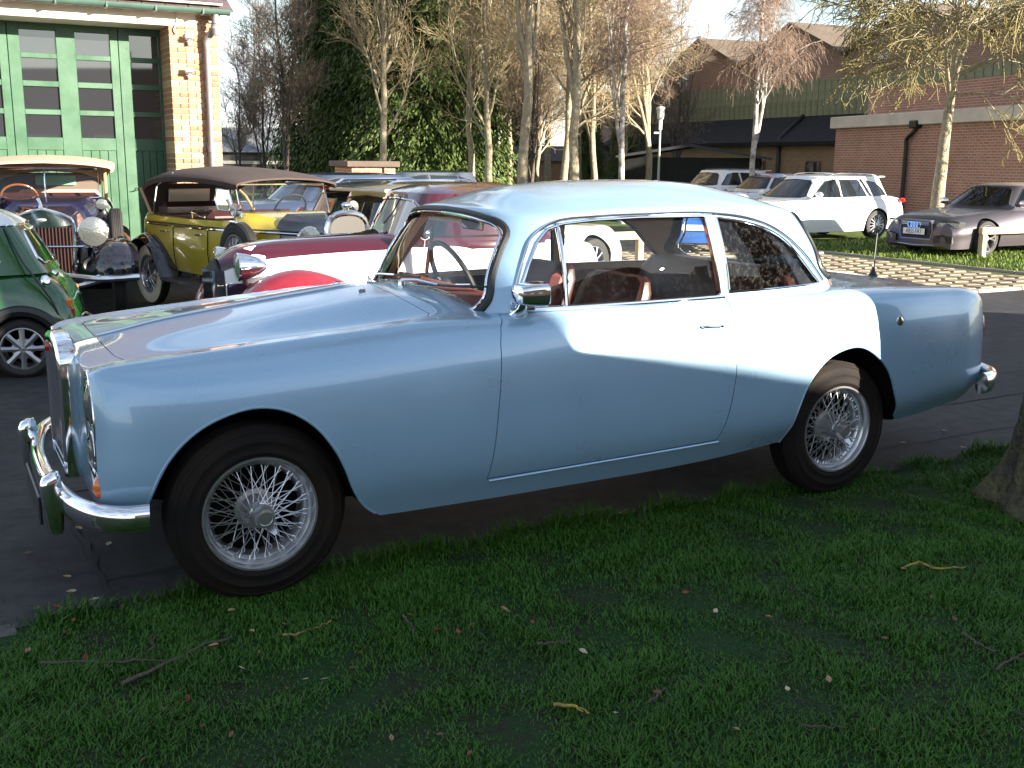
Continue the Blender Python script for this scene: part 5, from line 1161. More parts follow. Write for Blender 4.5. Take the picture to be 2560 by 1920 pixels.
class House:                                      # greenhouse between belt ring and roof ring
    def __init__(s, root, bel, top, zb, zt, crown, paint, NH=70, name='roof', roof_paint=None, ridge=None):
        s.bel = np.array(bel, float); s.tp = np.array(top, float); s.zb = zb; s.zt = np.broadcast_to(np.asarray(zt, float), (len(top),)); s.NH = NH
        s.ks = np.linspace(0, 1, 24); s.RK = np.array([s.ring(k) for k in s.ks]); d = s.RK[-1]
        R = list(s.RK[::2]) + [d]
        full = lambda h: np.vstack([np.c_[h[:, 0], -h[:, 1], h[:, 2]], np.c_[h[::-1, 0], h[::-1, 1], h[::-1, 2]][1:-1]])
        x0, x1 = d[:, 0].min(), d[:, 0].max(); m0, m1 = ridge or (x0 + .3*(x1-x0), x1 - .25*(x1-x0)); RR = []
        for q in np.r_[.04, .1, np.linspace(.2, 1, 8)]:
            xc = m0 + (d[:, 0] - x0)/(x1 - x0)*(m1 - m0); x = d[:, 0] + (xc - d[:, 0])*q; y = d[:, 1]*(1-q); RR.append(np.c_[x, y, d[:, 2] + crown*np.sin(q*pi/2)**.9])
        P = np.array([full(r) for r in R]); part(name + '_pillars' if roof_paint else name, MB().grid(P if roof_paint else np.array([full(r) for r in R + RR]), cv=True), paint, root, 40)
        if roof_paint: part(name, MB().grid(np.array([full(r) for r in [d] + RR]), cv=True), roof_paint, root, 40)
        s.root = root
    def ring(s, k):
        a = s.bel + (s.tp - s.bel)*k; z = s.zb + (s.zt - s.zb)*k; return curve(np.c_[a, z], s.NH)
    def gy(s, x, z):
        Y = []; Z = []
        for r in s.RK:
            i = int(np.clip(np.searchsorted(r[:, 0], x), 1, s.NH-1)); t = np.clip((x - r[i-1, 0])/(r[i, 0] - r[i-1, 0] + 1e-9), 0, 1); Y.append(r[i-1, 1]*(1-t) + r[i, 1]*t); Z.append(r[i-1, 2]*(1-t) + r[i, 2]*t)
        return float(np.interp(z, Z, Y))
    def gx(s, y, z, front=True):
        X = []; Z = []; h = s.NH//2
        for r in s.RK:
            q = r[:h] if front else r[h:][::-1]; X.append(np.interp(abs(y), q[:, 1], q[:, 0])); Z.append(np.interp(abs(y), q[:, 1], q[:, 2]))
        return float(np.interp(z, Z, X))
    def cols(s, poly, n):
        P = np.array(poly); m = len(P)
        for x in np.linspace(P[:, 0].min() + .001, P[:, 0].max() - .001, n):
            z = [P[i][1] + (P[(i+1) % m][1]-P[i][1])*(x-P[i][0])/(P[(i+1) % m][0]-P[i][0]) for i in range(m) if (P[i][0]-x)*(P[(i+1) % m][0]-x) <= 0 and P[i][0] != P[(i+1) % m][0]]
            yield x, min(z), max(z)
    def side_pane(s, poly, m, trim=None, sides=(-1, 1), off=.004, name='side_window', tr=.008):
        for sg in sides:
            g = part(name, MB().grid(np.array([[(x, sg*(s.gy(x, z) + off), z) for z in np.linspace(a, b, 7)] for x, a, b in s.cols(poly, 18)])), m, s.root)
            if trim:
                pts = []; n = len(poly)
                for i in range(n):
                    for t in np.linspace(0, 1, 10, endpoint=False): pts.append((poly[i][0]*(1-t) + poly[(i+1) % n][0]*t, poly[i][1]*(1-t) + poly[(i+1) % n][1]*t))
                part('window_trim', MB().tube([(x, sg*(s.gy(x, z) + off), z) for x, z in pts], tr, 6, closed=True), trim, g)
    def end_pane(s, poly, m, front=True, trim=None, off=.004, name='windscreen', tr=.012):
        f = -off if front else off
        g = part(name, MB().grid(np.array([[(s.gx(y, z, front) + f, y, z) for z in np.linspace(a, b, 8)] for y, a, b in s.cols(poly, 24)])), m, s.root)
        if trim:
            pts = []; n = len(poly)
            for i in range(n):
                for t in np.linspace(0, 1, 10, endpoint=False): pts.append((poly[i][0]*(1-t) + poly[(i+1) % n][0]*t, poly[i][1]*(1-t) + poly[(i+1) % n][1]*t))
            part('screen_seal', MB().tube([(s.gx(y, z, front) + f, y, z) for y, z in pts], tr, 6, closed=True), trim, g)
        return g
def sym(p): return list(p) + [(-a, b) for a, b in reversed(p)]
def alloy_wheel(parent, loc, rz, R, rimR, W, m=silver, ns=10, split=False, tyre_m=rubber, fat=1.0):
    w = bpy.data.objects.new('wheel', None); COL.objects.link(w); w.parent = parent; w.location = loc; w.rotation_euler = (0, 0, rz); w.empty_display_size = .05; h = W/2; ax = (0, -1, 0)
    part('tyre', MB().lathe([(rimR-.01, h*.8), (rimR+.005, h*.95), ((rimR+R)/2, h), (R-.012, h*.85), (R, h*.6), (R, -h*.6), (R-.012, -h*.85), ((rimR+R)/2, -h), (rimR-.01, -h*.8)], 40, (0, 0, 0), ax), tyre_m, w)
    part('rim', MB().lathe([(rimR+.004, h*.90), (rimR-.006, h*.96), (rimR-.016, h*.80), (rimR-.022, h*.2), (rimR-.02, -h*.8)], 40, (0, 0, 0), ax), m, w)
    part('brake', MB().lathe([(0, -.01), (rimR*.8, -.01), (rimR*.8, -.03)], 24, (0, 0, 0), ax), under, w)
    mb = MB()
    for i in range(ns):
        for dl in ((-.09, .09) if split else (0,)):
            a = 2*pi*i/ns; a1 = a + dl*2.2
            mb.tube([(rimR*.18*cos(a), -h*.72, rimR*.18*sin(a)), (rimR*.6*cos(a + dl), -h*.80, rimR*.6*sin(a + dl)), ((rimR-.012)*cos(a1), -h*.72, (rimR-.012)*sin(a1))], [rimR*.10*fat, rimR*.06*fat, rimR*.075*fat] if not split else [rimR*.07, rimR*.045, rimR*.05], 6)
    part('spokes', mb, m, w); part('hub_cap', MB().lathe([(rimR*.24, h*.6), (rimR*.22, h*.84), (0, h*.88)], 20, (0, 0, 0), ax), m, w)
    return w
def wheels4(car, wb, yt, R, rimR, W, fn, **k):
    for x in (0, wb): fn(car, (x, -yt, R - .004), 0, R=R, rimR=rimR, W=W, **k); fn(car, (x, yt, R - .004), pi, R=R, rimR=rimR, W=W, **k)
def plate(parent, M, w, h, text, m=white_plate, size=.075, name='number_plate'):
    o = part(name, MB().box((0, 0, 0), (w, h, .01), bev=.003), m, parent); o.matrix_local = M
    if text:
        t = link('plate_text', text_mesh(text, size), black_trim, o); t.location = (0, -.002, .0055); t.scale = (.86, 1.15, 1)
    return o
def paintm(n, c, r=.25, metal=0.0, **k): return mat(n, c, r, metal, coat=1.0, **k)

# ---- generic modern body
def modern(name, label, u, w, head, paint, Lf, wb, Lr, W, zb, H, hood, bel, top, sides, ws, rw, R=.33, rimR=.23, glassm=dark_glass, ns=10, split=False, group=None, crown=.05, roof_paint=None, tail_z=None, rims=silver, trim=black_trim, near_only=False, zrow=None):
    car = thing(name, label, 'car', tuple(lw(u, w)), CT + head, group); a = W/2
    rows = zrow or [(-Lf, .50, a*.62, .48, a*.70, .40, a*.66, .22), (-Lf + .06, .62, a*.72, .58, a*.82, .42, a*.78, .18), (-Lf + .22, hood - .10, a*.78, hood - .14, a*.92, .50, a*.88, .17), (-.2, hood - .03, a*.80, hood - .09, a*.985, .55, a*.93, .18), (.45, hood + .02, a*.82, hood - .05, a, .58, a*.94, .19),
        (1.0, zb, a*.84, zb - .03, a, .60, a*.94, .19), (wb - .3, zb + .01, a*.85, zb - .01, a, .62, a*.94, .20), (wb + .3, zb + .02, a*.84, zb, a*.985, .62, a*.92, .22), (wb + Lr - .15, (tail_z or zb) + .0, a*.76, (tail_z or zb) - .04, a*.93, .60, a*.86, .28), (wb + Lr - .03, (tail_z or zb) - .08, a*.70, (tail_z or zb) - .14, a*.86, .58, a*.80, .32), (wb + Lr, .62, a*.62, .60, a*.78, .52, a*.72, .38)]
    sh = Shell(car, rows, paint, [(0, R, R*1.13), (wb, R, R*1.13)], inner=a - .33)
    hs = House(car, bel, top, zb - .05, H - crown, crown, paint, roof_paint=roof_paint)
    for p in sides: hs.side_pane(p, glassm, trim)
    if ws: hs.end_pane(sym(ws), glassm, True, trim)
    if rw: hs.end_pane(sym(rw), glassm, False, trim, name='rear_window')
    wheels4(car, wb, a - .11, R, rimR, .21, alloy_wheel, m=rims, ns=ns, split=split)
    for x in (0, wb): part('axle', MB().tube([(x, -a + .2, R), (x, a - .2, R)], .04, 8), under, car)
    return car, sh, hs
def mirrors(car, sh, x, z, paint, a):
    for sg in (-1, 1):
        m_ = part('wing_mirror', MB().ball((x, sg*(a + .10), z), (.06, .11, .07)), paint, car); part('mirror_arm', MB().box((x, sg*(a + .0), z - .05), (.06, .10, .03), bev=.008), black_trim, m_)

# white estate car
wp = paintm('white_car_paint', (.78,.78,.77)); aw = paintm('silver_white_paint', (.66,.67,.68))
pm_ = gpos(1885*DS, 515*DS); mu, mw = wl(pm_)
car, sh, hs = modern('estate_car', 'white estate car with grey-tinted windows parked on grass by the brick extension', mu - 2.94, mw + .82, 0, wp, .86, 2.94, .98, 1.86, .93, 1.48, .90,
  [(.55,0),(.60,.45),(.78,.74),(1.1,.82),(1.9,.85),(2.8,.83),(3.45,.74),(3.70,.45),(3.76,0)], [(1.30,0),(1.32,.3),(1.42,.52),(1.6,.60),(2.0,.62),(2.8,.60),(3.25,.55),(3.38,.35),(3.42,0)],
  [[(1.00,.965),(1.48,1.33),(1.72,1.365),(1.82,1.365),(1.84,.97)], [(1.90,.97),(1.90,1.365),(2.48,1.36),(2.68,.985)], [(2.76,.985),(2.56,1.355),(2.62,1.35),(2.84,.99)], [(2.93,.992),(2.74,1.34),(3.02,1.30),(3.24,1.17),(3.36,1.01)]],
  [(0,1.36),(.45,1.335),(.52,1.28),(.68,1.0),(.60,.965),(0,.955)], [(0,1.33),(.42,1.31),(.52,1.10),(.50,1.02),(0,1.02)], R=.335, rimR=.235, ns=15)
mirrors(car, sh, 1.02, 1.03, wp, .86)
for sg in (-1, 1):
    part('tail_lamp', MB().ball((3.83, sg*.80, .88), (.10, .09, .06)), red_lens, car); part('headlamp', MB().ball((-.72, sg*.70, .68), (.12, .12, .07)), lens_glass, car)
    part('roof_rail', MB().tube(curve([(1.65, sg*.58, 1.45), (1.75, sg*.58, 1.485), (2.5, sg*.57, 1.50), (3.15, sg*.54, 1.465), (3.25, sg*.53, 1.44)], 20), .014, 6), chrome, car)
part('rear_spoiler', MB().box((3.42, 0, 1.43), (.22, 1.05, .03), bev=.01), wp, car)

# grey convertible with four-ring badge
ap = mat('matt_grey_paint', (.075,.067,.077), .38, .6, coat=.4)
soft = mat('brown_soft_top', (.14,.105,.075), .9, bump=.2, bscale=120)
pa = gpos(2118*DS, 553*DS); au, aw_ = wl(pa)
car, sh, hs = modern('convertible_car', 'dark grey convertible with brown soft top and four-ring badge facing the paving', au, aw_ + .80, 0, ap, .92, 2.75, 1.0, 1.85, .90, 1.38, .86,
  [(.42,0),(.48,.45),(.68,.74),(1.0,.81),(1.8,.83),(2.5,.80),(2.95,.66),(3.1,.4),(3.14,0)], [(1.18,0),(1.20,.3),(1.28,.50),(1.45,.57),(1.8,.585),(2.2,.56),(2.42,.48),(2.52,.3),(2.55,0)],
  [[(.92,.94),(1.34,1.27),(1.55,1.305),(2.0,1.30),(2.12,.95)], [(2.18,.95),(2.08,1.28),(2.30,1.22),(2.48,.96)]],
  [(0,1.30),(.42,1.285),(.50,1.24),(.68,.97),(.60,.925),(0,.915)], [(0,1.22),(.35,1.20),(.42,1.02),(0,1.0)], R=.34, rimR=.255, ns=5, split=True, roof_paint=soft, tail_z=.92, crown=.055, glassm=glass('car_tint', (.30,.36,.40)),
  zrow=[(-.92,.46,.50,.44,.62,.36,.60,.20), (-.88,.60,.60,.56,.74,.42,.72,.16), (-.78,.70,.66,.66,.82,.46,.80,.15), (-.55,.78,.70,.73,.885,.50,.86,.15), (-.2,.825,.73,.77,.915,.55,.88,.17), (.45,.875,.76,.83,.925,.58,.88,.18), (1.0,.90,.78,.87,.925,.60,.88,.18), (2.4,.91,.79,.89,.925,.62,.88,.19), (3.2,.92,.78,.90,.91,.62,.86,.22), (3.6,.92,.70,.88,.86,.60,.80,.28), (3.75,.62,.58,.60,.72,.52,.68,.36)])
mirrors(car, sh, .92, .99, chrome, .84)
gr = part('grille', MB().prism([(-.36,.30),(-.40,.44),(-.385,.62),(-.34,.675),(.34,.675),(.385,.62),(.40,.44),(.36,.30)], lambda p, q, h: (h + (.0 if q > .4 else .0) + .16*abs(p)**2, p, q), -.955, -.80), mat('silver_grey_frame', (.25,.23,.25), .3, .8), car, None)
part('grille_core', MB().prism([(-.335,.325),(-.37,.44),(-.36,.61),(-.32,.65),(.32,.65),(.36,.61),(.37,.44),(.335,.325)], lambda p, q, h: (h + .16*abs(p)**2, p, q), -.965, -.82), black_trim, gr, None)
for z in (.355, .38, .585, .61, .632): part('grille_bar', MB().tube([(-.972 + .16*y*y, y, z) for y in np.linspace(-.33, .33, 9)], .006, 6), chrome if z > .5 else black_trim, gr)
for k in range(4): part('badge_ring', MB().tube([(-.985, -.102 + k*.068 + .052*cos(a), .578 + .052*sin(a)) for a in np.linspace(0, 2*pi, 22, endpoint=False)], .0095, 6, closed=True), chrome, gr)
plate(gr, basis((0, -1, 0), (0, 0, 1), (-.985, 0, .455)), .52, .115, 'AB55 FAY', size=.105)
for sg in (-1, 1):
    h_ = part('headlamp', MB().prism([(.44,.58),(.50,.64),(.80,.66),(.855,.64),(.84,.56),(.60,.52)], lambda p, q, h: (h + .55*max(0, p - .42)**1.5, sg*p, q), -.90, -.72), lens_glass, car, None)
    part('lamp_eyebrow', MB().tube([(-.895 + .55*max(0, p - .42)**1.5, sg*p, q) for p, q in ((.44,.585),(.50,.648),(.65,.664),(.80,.668),(.855,.645))], .009, 6), black_trim, h_)
    part('bumper_intake', MB().prism([(.46,.25),(.46,.38),(.62,.42),(.80,.38),(.80,.26)], lambda p, q, h: (h + .55*max(0, p - .42)**1.6, sg*p, q), -.965, -.70), black_trim, car, None)
part('front_splitter', MB().tube(curve([(-.60, -.84, .20), (-.80, -.74, .185), (-.90, -.45, .20), (-.94, 0, .185), (-.90, .45, .20), (-.80, .74, .185), (-.60, .84, .20)], 40), .022, 8), mat('silver_grey_frame', (.25,.23,.25), .3, .8), car)
s_ = part('driver_seat', MB().box((1.75, -.34, 1.0), (.14, .48, .36), bev=.06), black_trim, car); part('head_rest', MB().box((1.80, -.34, 1.16), (.09, .26, .15), bev=.05), black_trim, s_)
s_ = part('driver_seat', MB().box((1.75, .34, 1.0), (.14, .48, .36), bev=.06), black_trim, car); part('head_rest', MB().box((1.80, .34, 1.16), (.09, .26, .15), bev=.05), black_trim, s_)
part('steering_wheel', MB().tube([(1.12 - .06*cos(a), .36 + .17*sin(a), .95 + .14*cos(a)) for a in np.linspace(0, 2*pi, 22, endpoint=False)], .015, 6, closed=True), black_trim, car)
part('tax_disc', MB().lathe([(0, .001), (.04, 0)], 18, (.86, -.52, 1.0), (-.6, 0, .6)), mat('pale_blue_disc', (.45,.65,.7), .5), car)

# white SUV far, roof-flag hatchback, far blue cars, black estate, cream hatch
SUVb = [(.50,0),(.55,.45),(.75,.74),(1.1,.82),(1.9,.85),(2.8,.83),(3.3,.74),(3.5,.45),(3.55,0)]; SUVt = [(1.10,0),(1.12,.3),(1.22,.54),(1.4,.62),(2.0,.64),(2.7,.62),(3.1,.56),(3.25,.35),(3.28,0)]
SUVs = [[(.95,1.06),(1.30,1.44),(1.55,1.49),(1.78,1.49),(1.80,1.06)], [(1.88,1.06),(1.86,1.49),(2.60,1.47),(2.72,1.07)], [(2.80,1.08),(2.68,1.46),(3.0,1.38),(3.2,1.10)]]
SUVw = [(0,1.49),(.45,1.465),(.54,1.40),(.70,1.08),(.6,1.05),(0,1.04)]; SUVr = [(0,1.48),(.44,1.45),(.55,1.20),(.55,1.10),(0,1.09)]
def place_roof(px, py_roof, Y, H):                # choose the ground point so that the roof shows at a pixel
    P = at(px, py_roof, Y); return wl(P)
u, w = place_roof(1825, 434, 37, 1.6)
car, _, _ = modern('suv_car', 'white sport utility car with roof rails in front of the low shed', u - 1.6, w + .4, .05, wp, .85, 2.65, .85, 1.85, 1.02, 1.62, .98, SUVb, SUVt, SUVs, SUVw, SUVr, R=.36, rimR=.24)
car.scale = (1, 1, .93)
for sg in (-1, 1): part('roof_rail', MB().tube([(1.4, sg*.6, 1.57), (1.55, sg*.6, 1.63), (2.8, sg*.58, 1.63), (2.95, sg*.57, 1.57)], .018, 6), black_trim, car)
part('rear_spoiler', MB().box((3.30, 0, 1.56), (.26, 1.1, .035), bev=.01), wp, car)
u, w = place_roof(1955, 447, 31, 1.42)
car, sh, hs = modern('hatchback_car', 'small pale hatchback with a red, white and blue patterned roof', u - 1.3, w + .6, .05, paintm('pale_grey_paint', (.55,.55,.57)), .70, 2.46, .55, 1.68, .98, 1.42, .92,
  [(.50,0),(.55,.45),(.70,.70),(1.0,.77),(1.7,.79),(2.3,.77),(2.7,.70),(2.88,.42),(2.92,0)], [(.98,0),(1.0,.3),(1.07,.50),(1.2,.57),(1.7,.60),(2.2,.58),(2.5,.52),(2.62,.32),(2.65,0)],
  [[(.80,1.02),(1.12,1.31),(1.55,1.33),(1.56,1.02)], [(1.63,1.02),(1.62,1.33),(2.3,1.30),(2.48,1.03)]], [(0,1.33),(.45,1.31),(.60,1.02),(0,1.0)], [(0,1.30),(.42,1.28),(.52,1.05),(0,1.04)], R=.31, rimR=.21, roof_paint=paintm('roof_white', (.72,.70,.70)), crown=.12)
fl = [('red_stripe', (.45,.02,.03)), ('blue_stripe', (.04,.13,.50)), ('white_stripe', (.7,.7,.7)), ('red_stripe', (.45,.02,.03)), ('sky_stripe', (.12,.45,.62)), ('orange_stripe', (.55,.10,.03))]
for k, (nm, c) in enumerate(fl):
    x0 = 1.08 + k*.24; P = [[(x, y, 1.30 + .122*math.sin(max(0.0, 1 - abs(y)/.6)*pi/2)**.9 + .010 - .12*max(0, x - 2.2) - .12*max(0, 1.35 - x)) for y in np.linspace(-.50, .50, 15)] for x in np.linspace(x0, x0 + .17, 4)]
    part('roof_stripe', MB().grid(np.array(P)), mat('flag_' + nm, c, .35, coat=.6), car)
part('aerial', MB().tube([(2.45, 0, 1.40), (2.62, 0, 1.70)], .008, 6), black_trim, car)
u, w = place_roof(1035, 442, 27, 1.5)
blue_d = paintm('steel_blue_paint', (.07,.085,.11), .25, .4)
car, _, _ = modern('estate_car', 'steel blue estate car behind the cream hatchback', u - 1.6, w + .2, .1, blue_d, .85, 2.7, .9, 1.8, .96, 1.47, .92, SUVb, SUVt, [[(a, b - .12) for a, b in p] for p in SUVs], [(a, b - .13) for a, b in SUVw], [(a, b - .13) for a, b in SUVr], R=.33, rimR=.22)
u, w = place_roof(820, 450, 22, 1.47)
car, _, _ = modern('saloon_car', 'dark blue car half hidden behind the yellow tourer\'s hood', u - 1.5, w + .3, .15, paintm('navy_paint', (.02,.03,.06)), .85, 2.7, .9, 1.8, .96, 1.46, .92, SUVb, SUVt, [[(a, b - .13) for a, b in p] for p in SUVs], [(a, b - .14) for a, b in SUVw], [(a, b - .14) for a, b in SUVr], R=.33, rimR=.22)
# rear-facing pair behind the yellow tourer; tail towards the camera's left
def back_car(name, label, px, py, Y, head, paint, H, extra):
    P = at(px, py, Y); hh = CT + head; u, w = wl((P.x - 3.4*cos(hh), P.y - 3.4*sin(hh))); dz = H - 1.62
    car, sh, hs = modern(name, label, u + 3.2*math.cos(head)*0, w, head, paint, .85, 2.65, .85, 1.80, 1.02 + dz*.6, H, .98 + dz*.5, SUVb, SUVt, [[(a, b + dz) for a, b in p] for p in SUVs], [(a, b + dz) for a, b in SUVw], [(a, b + dz) for a, b in SUVr], R=.34, rimR=.23)
    part('rear_spoiler', MB().box((3.34, 0, H - .065), (.30, 1.12, .04), bev=.012), paint, car)
    for sg in (-1, 1): part('tail_lamp', MB().ball((3.40, sg*.74, .95), (.10, .10, .14)), red_lens, car)
    plate(car, basis((0, 1, 0), (0, 0, 1), (3.52, 0, .72)), .52, .11, None, yellow_plate); extra(car, H)
    return car
def rails(car, H):
    for sg in (-1, 1): part('roof_rail', MB().tube([(1.4, sg*.60, H - .05), (1.55, sg*.60, H + .015), (2.8, sg*.58, H + .015), (2.95, sg*.57, H - .05)], .022, 6), chrome, car)
    part('brake_light', MB().box((3.50, 0, H - .09), (.02, .36, .02)), red_lens, car)
black_suv = back_car('suv_car', 'black estate with roof rails seen from behind the yellow tourer', 835, 470, 14.6, pi + .30, paintm('black_car_paint', (.010,.011,.016)), 1.44, rails)
cream = back_car('hatchback_car', 'cream hatchback with brown-tinted rear window between the maroon saloon and black estate', 905, 480, 13.4, pi + .30, paintm('cream_car_paint', (.55,.52,.44)), 1.43, lambda c, H: None)

# ---- green mini with a white roof
gp_ = paintm('mini_green_paint', (.009,.075,.012), .2); wr = paintm('mini_white_roof', (.72,.74,.74))
pm2 = gpos(57*DS, 813*DS); hd_m = -.17; rzm = CT + hd_m
mini = thing('mini_car', 'small green car with white roof and alloy wheels by the coupe\'s nose', 'car', (pm2.x, pm2.y, pm2.z), rzm)
mini.location = (pm2.x - 2.04*cos(rzm) - .60*sin(rzm), pm2.y - 2.04*sin(rzm) + .60*cos(rzm), pm2.z)
sh = Shell(mini, [(-.55,.55,.42,.52,.52,.45,.50,.20), (-.45,.72,.50,.66,.62,.45,.60,.17), (-.2,.80,.52,.74,.68,.48,.66,.16), (.4,.84,.54,.79,.70,.50,.68,.16), (1.0,.86,.56,.83,.705,.52,.68,.16), (1.7,.86,.57,.83,.705,.52,.68,.17), (2.1,.84,.56,.80,.695,.50,.67,.20), (2.3,.74,.53,.69,.665,.46,.64,.23), (2.40,.60,.50,.58,.63,.42,.60,.26), (2.45,.46,.46,.45,.58,.38,.55,.30)], gp_, [(0, .235, .30), (2.04, .235, .30)], inner=.38)
hs = House(mini, [(.42,0),(.46,.35),(.58,.56),(.9,.645),(1.5,.66),(1.98,.635),(2.20,.53),(2.28,.3),(2.30,0)], [(.78,0),(.80,.28),(.88,.44),(1.1,.52),(1.5,.54),(1.82,.53),(1.99,.44),(2.06,.25),(2.08,0)], .80, 1.17, .13, gp_, roof_paint=wr)
hs.side_pane([(.72,.86),(1.0,1.13),(1.28,1.14),(1.28,.86)], clear, chrome); hs.side_pane([(1.33,.86),(1.33,1.14),(1.74,1.13),(1.86,1.03),(1.92,.90),(1.88,.865)], clear, chrome)
hs.end_pane(sym([(0,1.13),(.36,1.12),(.50,.88),(.44,.85),(0,.84)]), clear, True, chrome); hs.end_pane(sym([(0,1.13),(.34,1.12),(.44,.92),(.40,.87),(0,.86)]), clear, False, chrome, name='rear_window')
part('roof_gutter', MB().tube(np.vstack([np.c_[hs.RK[-1][:, 0], -hs.RK[-1][:, 1] - .006, hs.RK[-1][:, 2]]]), .011, 6), chrome, mini)
part('roof_gutter', MB().tube(np.c_[hs.RK[-1][:, 0], hs.RK[-1][:, 1] + .006, hs.RK[-1][:, 2]], .011, 6), chrome, mini)
def mini_wheel(car, loc, rz, R, rimR, W, **k):
    w_ = alloy_wheel(car, loc, rz, R, rimR, W, ns=8, fat=2.1, **k)
    part('wheel_centre', MB().lathe([(.085, W*.30), (.080, W*.40), (.03, W*.42), (.028, W*.36), (0, W*.36)], 24, (0, 0, 0), (0, -1, 0)), silver, w_)
    for i in range(4): part('wheel_nut', MB().lathe([(.014, 0), (.013, .012), (0, .014)], 10, (.05*cos(i*pi/2 + .6), -W*.40, .05*sin(i*pi/2 + .6)), (0, -1, 0)), chrome, w_)
wheels4(mini, 2.04, .595, .235, .165, .18, mini_wheel, m=mat('alloy_grey', (.36,.36,.38), .35, .8))
for sg in (-1, 1):
    part('wheel_arch_flare', MB().tube([(2.04 + .295*cos(a), sg*.70, .235 + .295*sin(a)) for a in np.linspace(-.1, pi + .1, 26)], .034, 8, sq=1.3), black_trim, mini)
    part('wheel_arch_flare', MB().tube([(.295*cos(a), sg*.70, .235 + .295*sin(a)) for a in np.linspace(-.1, pi + .1, 26)], .034, 8, sq=1.3), black_trim, mini)
    lp = part('tail_lamp', MB().box((2.385, sg*.53, .56), (.05, .09, .07), bev=.01), amber, mini); part('tail_lamp_red', MB().box((2.40, sg*.53, .49), (.05, .09, .07), bev=.01), red_lens, lp); part('tail_lamp_white', MB().box((2.415, sg*.53, .42), (.05, .09, .06), bev=.01), white_plate, lp)
    part('seam', MB().tube(curve([(1.96, sg*.49, 1.15), (2.08, sg*.60, .90), (2.16, sg*.645, .78), (2.27, sg*.655, .60), (2.33, sg*.645, .42)], 20), .008, 6), black_trim, mini)
part('fuel_cap', MB().lathe([(.045, 0), (.042, .03), (.03, .04), (0, .042)], 18, (2.22, -.56, .74), (.5, -.75, .35)), chrome, mini)
part('rear_bumper', MB().tube(curve([(2.40, -.60, .32), (2.47, -.5, .32), (2.50, 0, .32), (2.47, .5, .32), (2.40, .60, .32)], 30), .028, 8), chrome, mini)
part('boot_hinge', MB().tube([(2.28, -.42, .80), (2.31, -.44, .78)], .02, 8), chrome, mini)
part('seat', MB().box((1.0, 0, .72), (.14, 1.0, .5), bev=.05), black_trim, mini)
part('window_sticker', MB().lathe([(0, .001), (.045, 0)], 18, (1.70, -(hs.gy(1.70, .92) + .008), .92), (0, -1, .2)), mat('orange_sticker', (.75,.28,.06), .5), mini)

# ================================================================ vintage cars
def fender(path, y0, y1, crown, th=.012, n=15, pw=2.4):
    p = curve(path, 44); d = np.gradient(p, axis=0); d /= np.linalg.norm(d, axis=1)[:, None]; nr = np.c_[-d[:, 1], d[:, 0]]
    if nr[len(nr)//2][1] < 0: nr = -nr
    P = []
    for i, (x, z) in enumerate(p):
        loop = []
        for off in (0, -th):
            ts = np.linspace(-1, 1, n); ts = ts if off == 0 else ts[::-1]
            for t in ts:
                e = -crown*abs(t)**pw + off; loop.append((x + nr[i][0]*e, (y0 + y1)/2 + (y1 - y0)/2*t, z + nr[i][1]*e))
        P.append(loop)
    return MB().grid(np.array(P), cv=True, cap0=True, cap1=True)
def head_lamp(parent, c, r, axis, back=chrome, L_=None, name='headlamp'):
    L_ = L_ or r*1.3
    h = part(name, MB().lathe([(r*.98, 0), (r*1.06, -.012), (r*1.02, -.03), (r*.93, -L_*.35), (r*.68, -L_*.7), (r*.3, -L_*.95), (0, -L_)], 32, c, axis), back, parent)
    part('lens', MB().lathe([(0, r*.16), (r*.5, r*.12), (r*.99, 0)], 28, c, axis), lens_glass, h); return h
def tub(rows, closed=True, n=26):
    T = np.array(rows, float); f = spl(T[:, 0], T[:, 1:]); xs = np.linspace(T[0, 0], T[-1, 0], 34); P = []
    for x in xs:
        zt, yt, ym, zm, yb, zb = f(x); h = curve([(yt, zt), ((yt + ym)/2 + .01, (zt*.7 + zm*.3)), (ym, zm), (yb, zb)], n); P.append(np.vstack([np.c_[np.full(n, x), -h[:, 0], h[:, 1]], np.c_[np.full(n, x), h[::-1, 0], h[::-1, 1]]]))
    return MB().grid(np.array(P), cv=True, cap0=True, cap1=True)

# ---- yellow and black tourer
RY = .365
yel = paintm('mustard_paint', (.46,.36,.035), .22); maroon_blk = paintm('dark_brown_paint', (.018,.008,.007), .12); hood_br = mat('dark_brown_hood_cloth', (.045,.030,.026), .85, var=.15, vscale=5, bump=.25, bscale=70)
py = gpos(335*DS, 655*DS); rzy = rad(133); yc = .70
ty = thing('vintage_tourer', 'yellow and black vintage tourer with brown cloth hood and whitewall wire wheels', 'car', (py.x, py.y, py.z), rzy)
# local: x rearward from the REAR axle, near side plane y = 0 is shifted so the near wheels lie at y=+... ; the visible flank is +y
ty.location = (py.x + yc*sin(rzy), py.y - yc*cos(rzy), py.z)      # origin on the centre line, visible flank at +y
WBY = 2.70
part('body', tub([(-2.02,1.06,.50,.60,.80,.56,.46), (-1.85,1.07,.60,.66,.82,.62,.45), (-1.5,1.06,.64,.70,.84,.66,.44), (-.7,1.05,.66,.71,.84,.66,.44), (-.1,1.06,.66,.71,.86,.65,.46), (.25,1.08,.60,.66,.88,.60,.50), (.36,1.06,.50,.56,.86,.50,.54)]), yel, ty)
part('cockpit_lining', MB().box((-.75, 0, 1.045), (1.9, 1.16, .05), bev=.02), leather, ty)
part('scuttle', tub([(-2.45,1.08,.30,.43,.86,.42,.50), (-2.2,1.12,.38,.50,.86,.48,.48), (-2.0,1.15,.46,.59,.86,.55,.46), (-1.82,1.16,.52,.64,.86,.60,.46)]), yel, ty)
